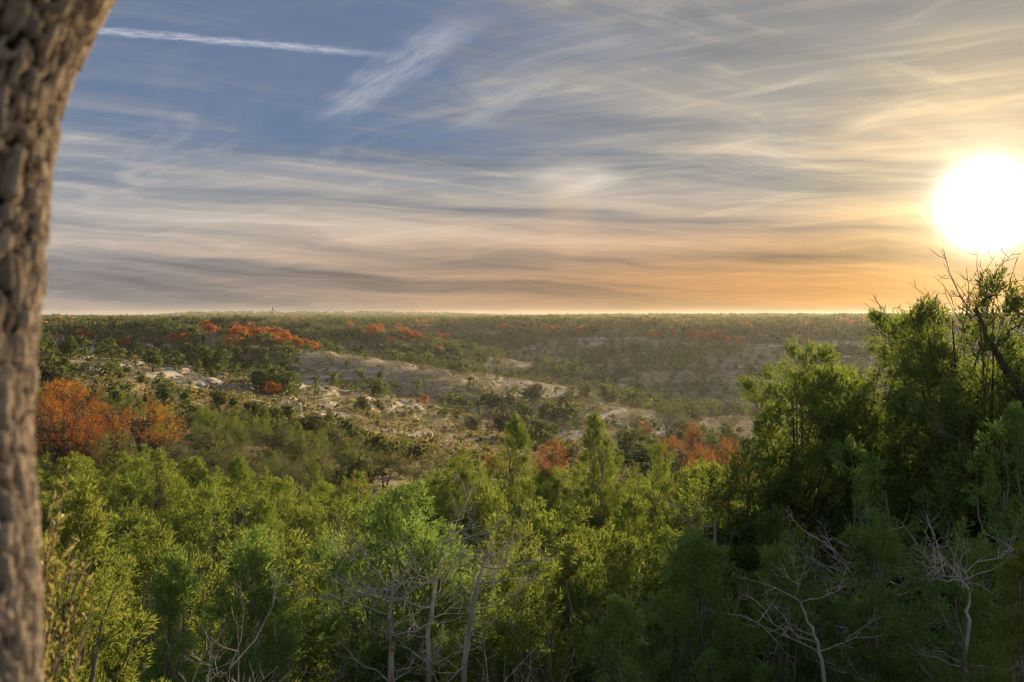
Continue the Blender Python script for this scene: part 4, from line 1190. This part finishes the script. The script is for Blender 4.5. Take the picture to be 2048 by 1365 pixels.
for k, nm, mt, shp in ((0, 'juniper_woods', 'hill_juniper', 0.7), (1, 'live_oak_woods', 'hill_oak', 0.2), (3, 'low_scrub', 'scrub', 0.2)):
    ix = np.nonzero(rest & (kd == k))[0]
    print(nm, len(ix))
    mass(nm, ix, mt, shp, 48 if k < 3 else 30, 0.215, 0.58 if k < 3 else 0.8, 900 + k, xs, ys, zs, hh)
ix = np.nonzero(rest & (kd == 2))[0]
mass('grey_leafless_woods', ix, 'twig', 0.5, 32, 0.13, 0.42, 905, xs, ys, zs, hh)
# the plateau woods up to the skyline
xs, ys, rng = scatter(720, 1250, 34.0, 92)
zs = land(xs, ys); hh = rng.uniform(2.4, 4.8, len(xs)); vis = visible(xs, ys, zs, hh + 1.5)
xs, ys, zs, hh = xs[vis], ys[vis], zs[vis], hh[vis]
kk_ = rng.random(len(xs)) + 0.5 * fbm(xs / 70, ys / 70, 97, 2)
print('plateau', len(xs))
mass('plateau_juniper_woods', np.nonzero(kk_ < 0.62)[0], 'hill_juniper', 0.6, 16, 0.34, 0.55, 911, xs, ys, zs, hh)
mass('plateau_oak_woods', np.nonzero((kk_ >= 0.62) & (kk_ < 0.86))[0], 'hill_oak', 0.2, 16, 0.34, 0.6, 912, xs, ys, zs, hh)
mass('plateau_autumn_woods', np.nonzero(kk_ >= 0.86)[0], 'rust_oak', 0.2, 14, 0.32, 0.6, 913, xs, ys, zs, hh * 0.9)
xs, ys, rng = scatter(1250, 3900, 1100.0, 93)
zs = land(xs, ys); hh = rng.uniform(4.0, 7.0, len(xs)); vis = visible(xs, ys, zs, hh + 1)
xs, ys, zs, hh = xs[vis], ys[vis], zs[vis], hh[vis]
print('distance', len(xs))
mass('distant_woods', np.arange(len(xs)), 'hill_juniper', 0.3, 12, 0.6, 2.6, 914, xs, ys, zs, hh)

# tufts of dry grass and little bushes on the open ground
rng = np.random.default_rng(95)
n = 60000
a_ = rng.uniform(-0.5, 0.5, n); r_ = np.exp(rng.uniform(math.log(95), math.log(520), n))
gx_, gy_ = r_ * np.sin(a_), r_ * np.cos(a_)
keep = (rng.random(n) < 0.55 * (1 - cover(gx_, gy_)) * (0.35 + 0.65 * (fbm(gx_ / 9, gy_ / 9, 98, 2) > 0.02)))
gx_, gy_ = gx_[keep], gy_[keep]; gz_ = land(gx_, gy_); gh = rng.uniform(0.25, 0.8, len(gx_))
vis = visible(gx_, gy_, gz_, gh); gx_, gy_, gz_, gh = gx_[vis], gy_[vis], gz_[vis], gh[vis]
print('tufts', len(gx_))
mass('dry_grass_tufts', np.nonzero(np.arange(len(gx_)) % 4 > 0)[0], 'grass', 0.9, 8, 0.6, 0.7, 921, gx_, gy_, gz_, gh)
mass('low_bushes', np.nonzero(np.arange(len(gx_)) % 4 == 0)[0], 'scrub', 0.2, 16, 0.45, 0.8, 922, gx_, gy_, gz_, gh * 1.3)

# ---------------------------------------------------------------- small things in the distance
mm, q = new_mat('galvanised_steel')
pb = q.n('ShaderNodeBsdfPrincipled'); pb.inputs['Base Color'].default_value = (0.06, 0.06, 0.065, 1); pb.inputs['Roughness'].default_value = 0.8
finish(mm, q, pb.outputs[0])
def mast():
    Y = 1250.0; x = P(545, 0, Y)[0]; zb = LZ(x, Y); top = (HZ - 614) / F * Y
    H_ = top - zb
    e = bpy.data.objects.new('radio_mast', None); COL.objects.link(e); e.location = (x, Y, zb)
    a = Acc()
    for k in range(3):
        th_ = k * 2.094; p = np.array([math.cos(th_), math.sin(th_), 0]) * 0.6
        a.tube(np.array([p, p * 0.55 + np.array([0, 0, H_])]), [0.14, 0.11], 4)
        for s_ in range(12):
            z0, z1 = H_ * s_ / 12, H_ * (s_ + 1) / 12; th2 = th_ + 2.094; p2 = np.array([math.cos(th2), math.sin(th2), 0]) * 0.6
            a.tube(np.array([p * (1 - 0.45 * s_ / 12) + [0, 0, z0], p2 * (1 - 0.45 * (s_ + 1) / 12) + [0, 0, z1]]), [0.05, 0.05], 3)
    link('lattice', a.mesh('lattice', mm), e)
    for k in range(3):
        b = Acc(); th_ = k * 2.094 + 0.4
        b.tube(np.array([[math.cos(th_) * 0.9, math.sin(th_) * 0.9, H_ - 5.0], [math.cos(th_) * 0.9, math.sin(th_) * 0.9, H_ - 1.0]]), [0.28, 0.28], 6)
        b.tube(np.array([[0, 0, H_ - 3.0], [math.cos(th_) * 0.9, math.sin(th_) * 0.9, H_ - 3.0]]), [0.10, 0.10], 4)
        link('antenna', b.mesh('antenna', mm), e)
    tag(e, 'thin radio mast on the far hills under the skyline clouds', 'radio mast')
mast()
rk, q = new_mat('limestone')
tcx = q.n('ShaderNodeTexCoord'); nn = q.noise(tcx.outputs['Object'], 3.0, 5, 0.6)
dd_ = q.n('ShaderNodeBsdfDiffuse'); q.put(dd_.inputs[0], q.mix(nn, (0.26, 0.24, 0.21), (0.52, 0.50, 0.46))); finish(rk, q, dd_.outputs[0])
def stone(rng, s):
    """an irregular many-sided stone"""
    import bmesh
    b = bmesh.new(); bmesh.ops.create_icosphere(b, subdivisions=1, radius=1.0)
    V = np.array([v_.co[:] for v_ in b.verts]); Fc = np.array([[v_.index for v_ in f.verts] for f in b.faces]); b.free()
    V = V * (1 + 0.22 * rng.normal(0, 1, (len(V), 1)).clip(-1, 1)) * np.array(s)
    return V, Fc
def stone_pile():
    rng = np.random.default_rng(5); x, y, z = hit(957, 806)
    e = bpy.data.objects.new('stone_pile', None); COL.objects.link(e); e.location = (x, y, z)
    for k in range(9):
        V, Fc = stone(rng, (0.34, 0.30, 0.26))
        V = V + np.array([rng.uniform(-0.5, 0.5), rng.uniform(-0.3, 0.3), 0.15 + (0.42 if k > 5 else 0)])
        link('stone', mesh_from('stone', V, Fc, rk), e)
    a = Acc(); a.tube(np.array([[0, 0, 0.2], [0.25, 0, 1.2], [0.55, 0, 2.0]]), [0.07, 0.05, 0.03], 5)
    link('stick', a.mesh('stick', M['dead']), e)
    tag(e, 'small pile of pale stones with a leaning stick on the pale track', 'stone pile')
stone_pile()
def tripod():
    Y = 100.0; x, _, zt = P(838, 893, Y); zb = LZ(x, Y); H_ = max(2.2, zt - zb)
    e = bpy.data.objects.new('pole_tripod', None); COL.objects.link(e); e.location = (x, Y, zb)
    for k in range(3):
        a = Acc(); th_ = k * 2.094 + 0.2
        a.tube(np.array([[math.cos(th_) * H_ * 0.35, math.sin(th_) * H_ * 0.35, -0.1], [-math.cos(th_) * 0.05, -math.sin(th_) * 0.05, H_]]), [0.05, 0.04], 6)
        link('pole', a.mesh('pole', M['bark_dark'], True), e)
    tag(e, 'dark tripod of leaning poles before the pale bare nose of land', 'tripod')
tripod()
# broken limestone along the pale ground
rng = np.random.default_rng(66); ar = Acc(); libS = [stone(rng, (1.0, 0.8, 0.5)) for _ in range(8)]
for poly, t in OPEN:
    if t > 0.12: continue
    pp = np.array(poly); lo, hi_ = pp.min(0), pp.max(0)
    n = int(min(420, (hi_ - lo).prod() / 14))
    x = rng.uniform(lo[0], hi_[0], n); y = rng.uniform(lo[1], hi_[1], n); m = inpoly(x, y, poly); x, y = x[m], y[m]; z = land(x, y)
    for xx, yy_, z_ in zip(x, y, z):
        V, Fc = libS[rng.integers(0, 8)]; s = rng.uniform(0.12, 0.5) * (1 + (rng.random() < 0.1))
        ar.add(V * s + np.array([xx, yy_, z_ + 0.05 * s]), Fc, 0.5)
ob = link('loose_limestone', ar.mesh('loose_limestone', rk)); tag(ob, kind='stuff')

# ================================================================ the evening air
hm = bpy.data.materials.new('haze'); hm.use_nodes = True; hm.node_tree.nodes.clear(); q = G(hm.node_tree)
pv = q.n('ShaderNodeVolumePrincipled'); pv.inputs['Color'].default_value = (0.86, 0.87, 0.90, 1)
pv.inputs['Density'].default_value = 0.000032; pv.inputs['Anisotropy'].default_value = 0.5
o_ = q.n('ShaderNodeOutputMaterial'); hm.node_tree.links.new(pv.outputs[0], o_.inputs['Volume'])
L_ = 4400.0; zb_, zt_ = -62.0, 12.5
Vh = np.array([[x, y, z] for x in (-L_, L_) for y in (-L_, L_) for z in (zb_, zt_)])
Fh = np.array([[0, 1, 3, 2], [4, 6, 7, 5], [0, 4, 5, 1], [2, 3, 7, 6], [0, 2, 6, 4], [1, 5, 7, 3]])
hz_ = link('haze', mesh_from('haze', Vh, Fh, hm)); tag(hz_, kind='stuff')
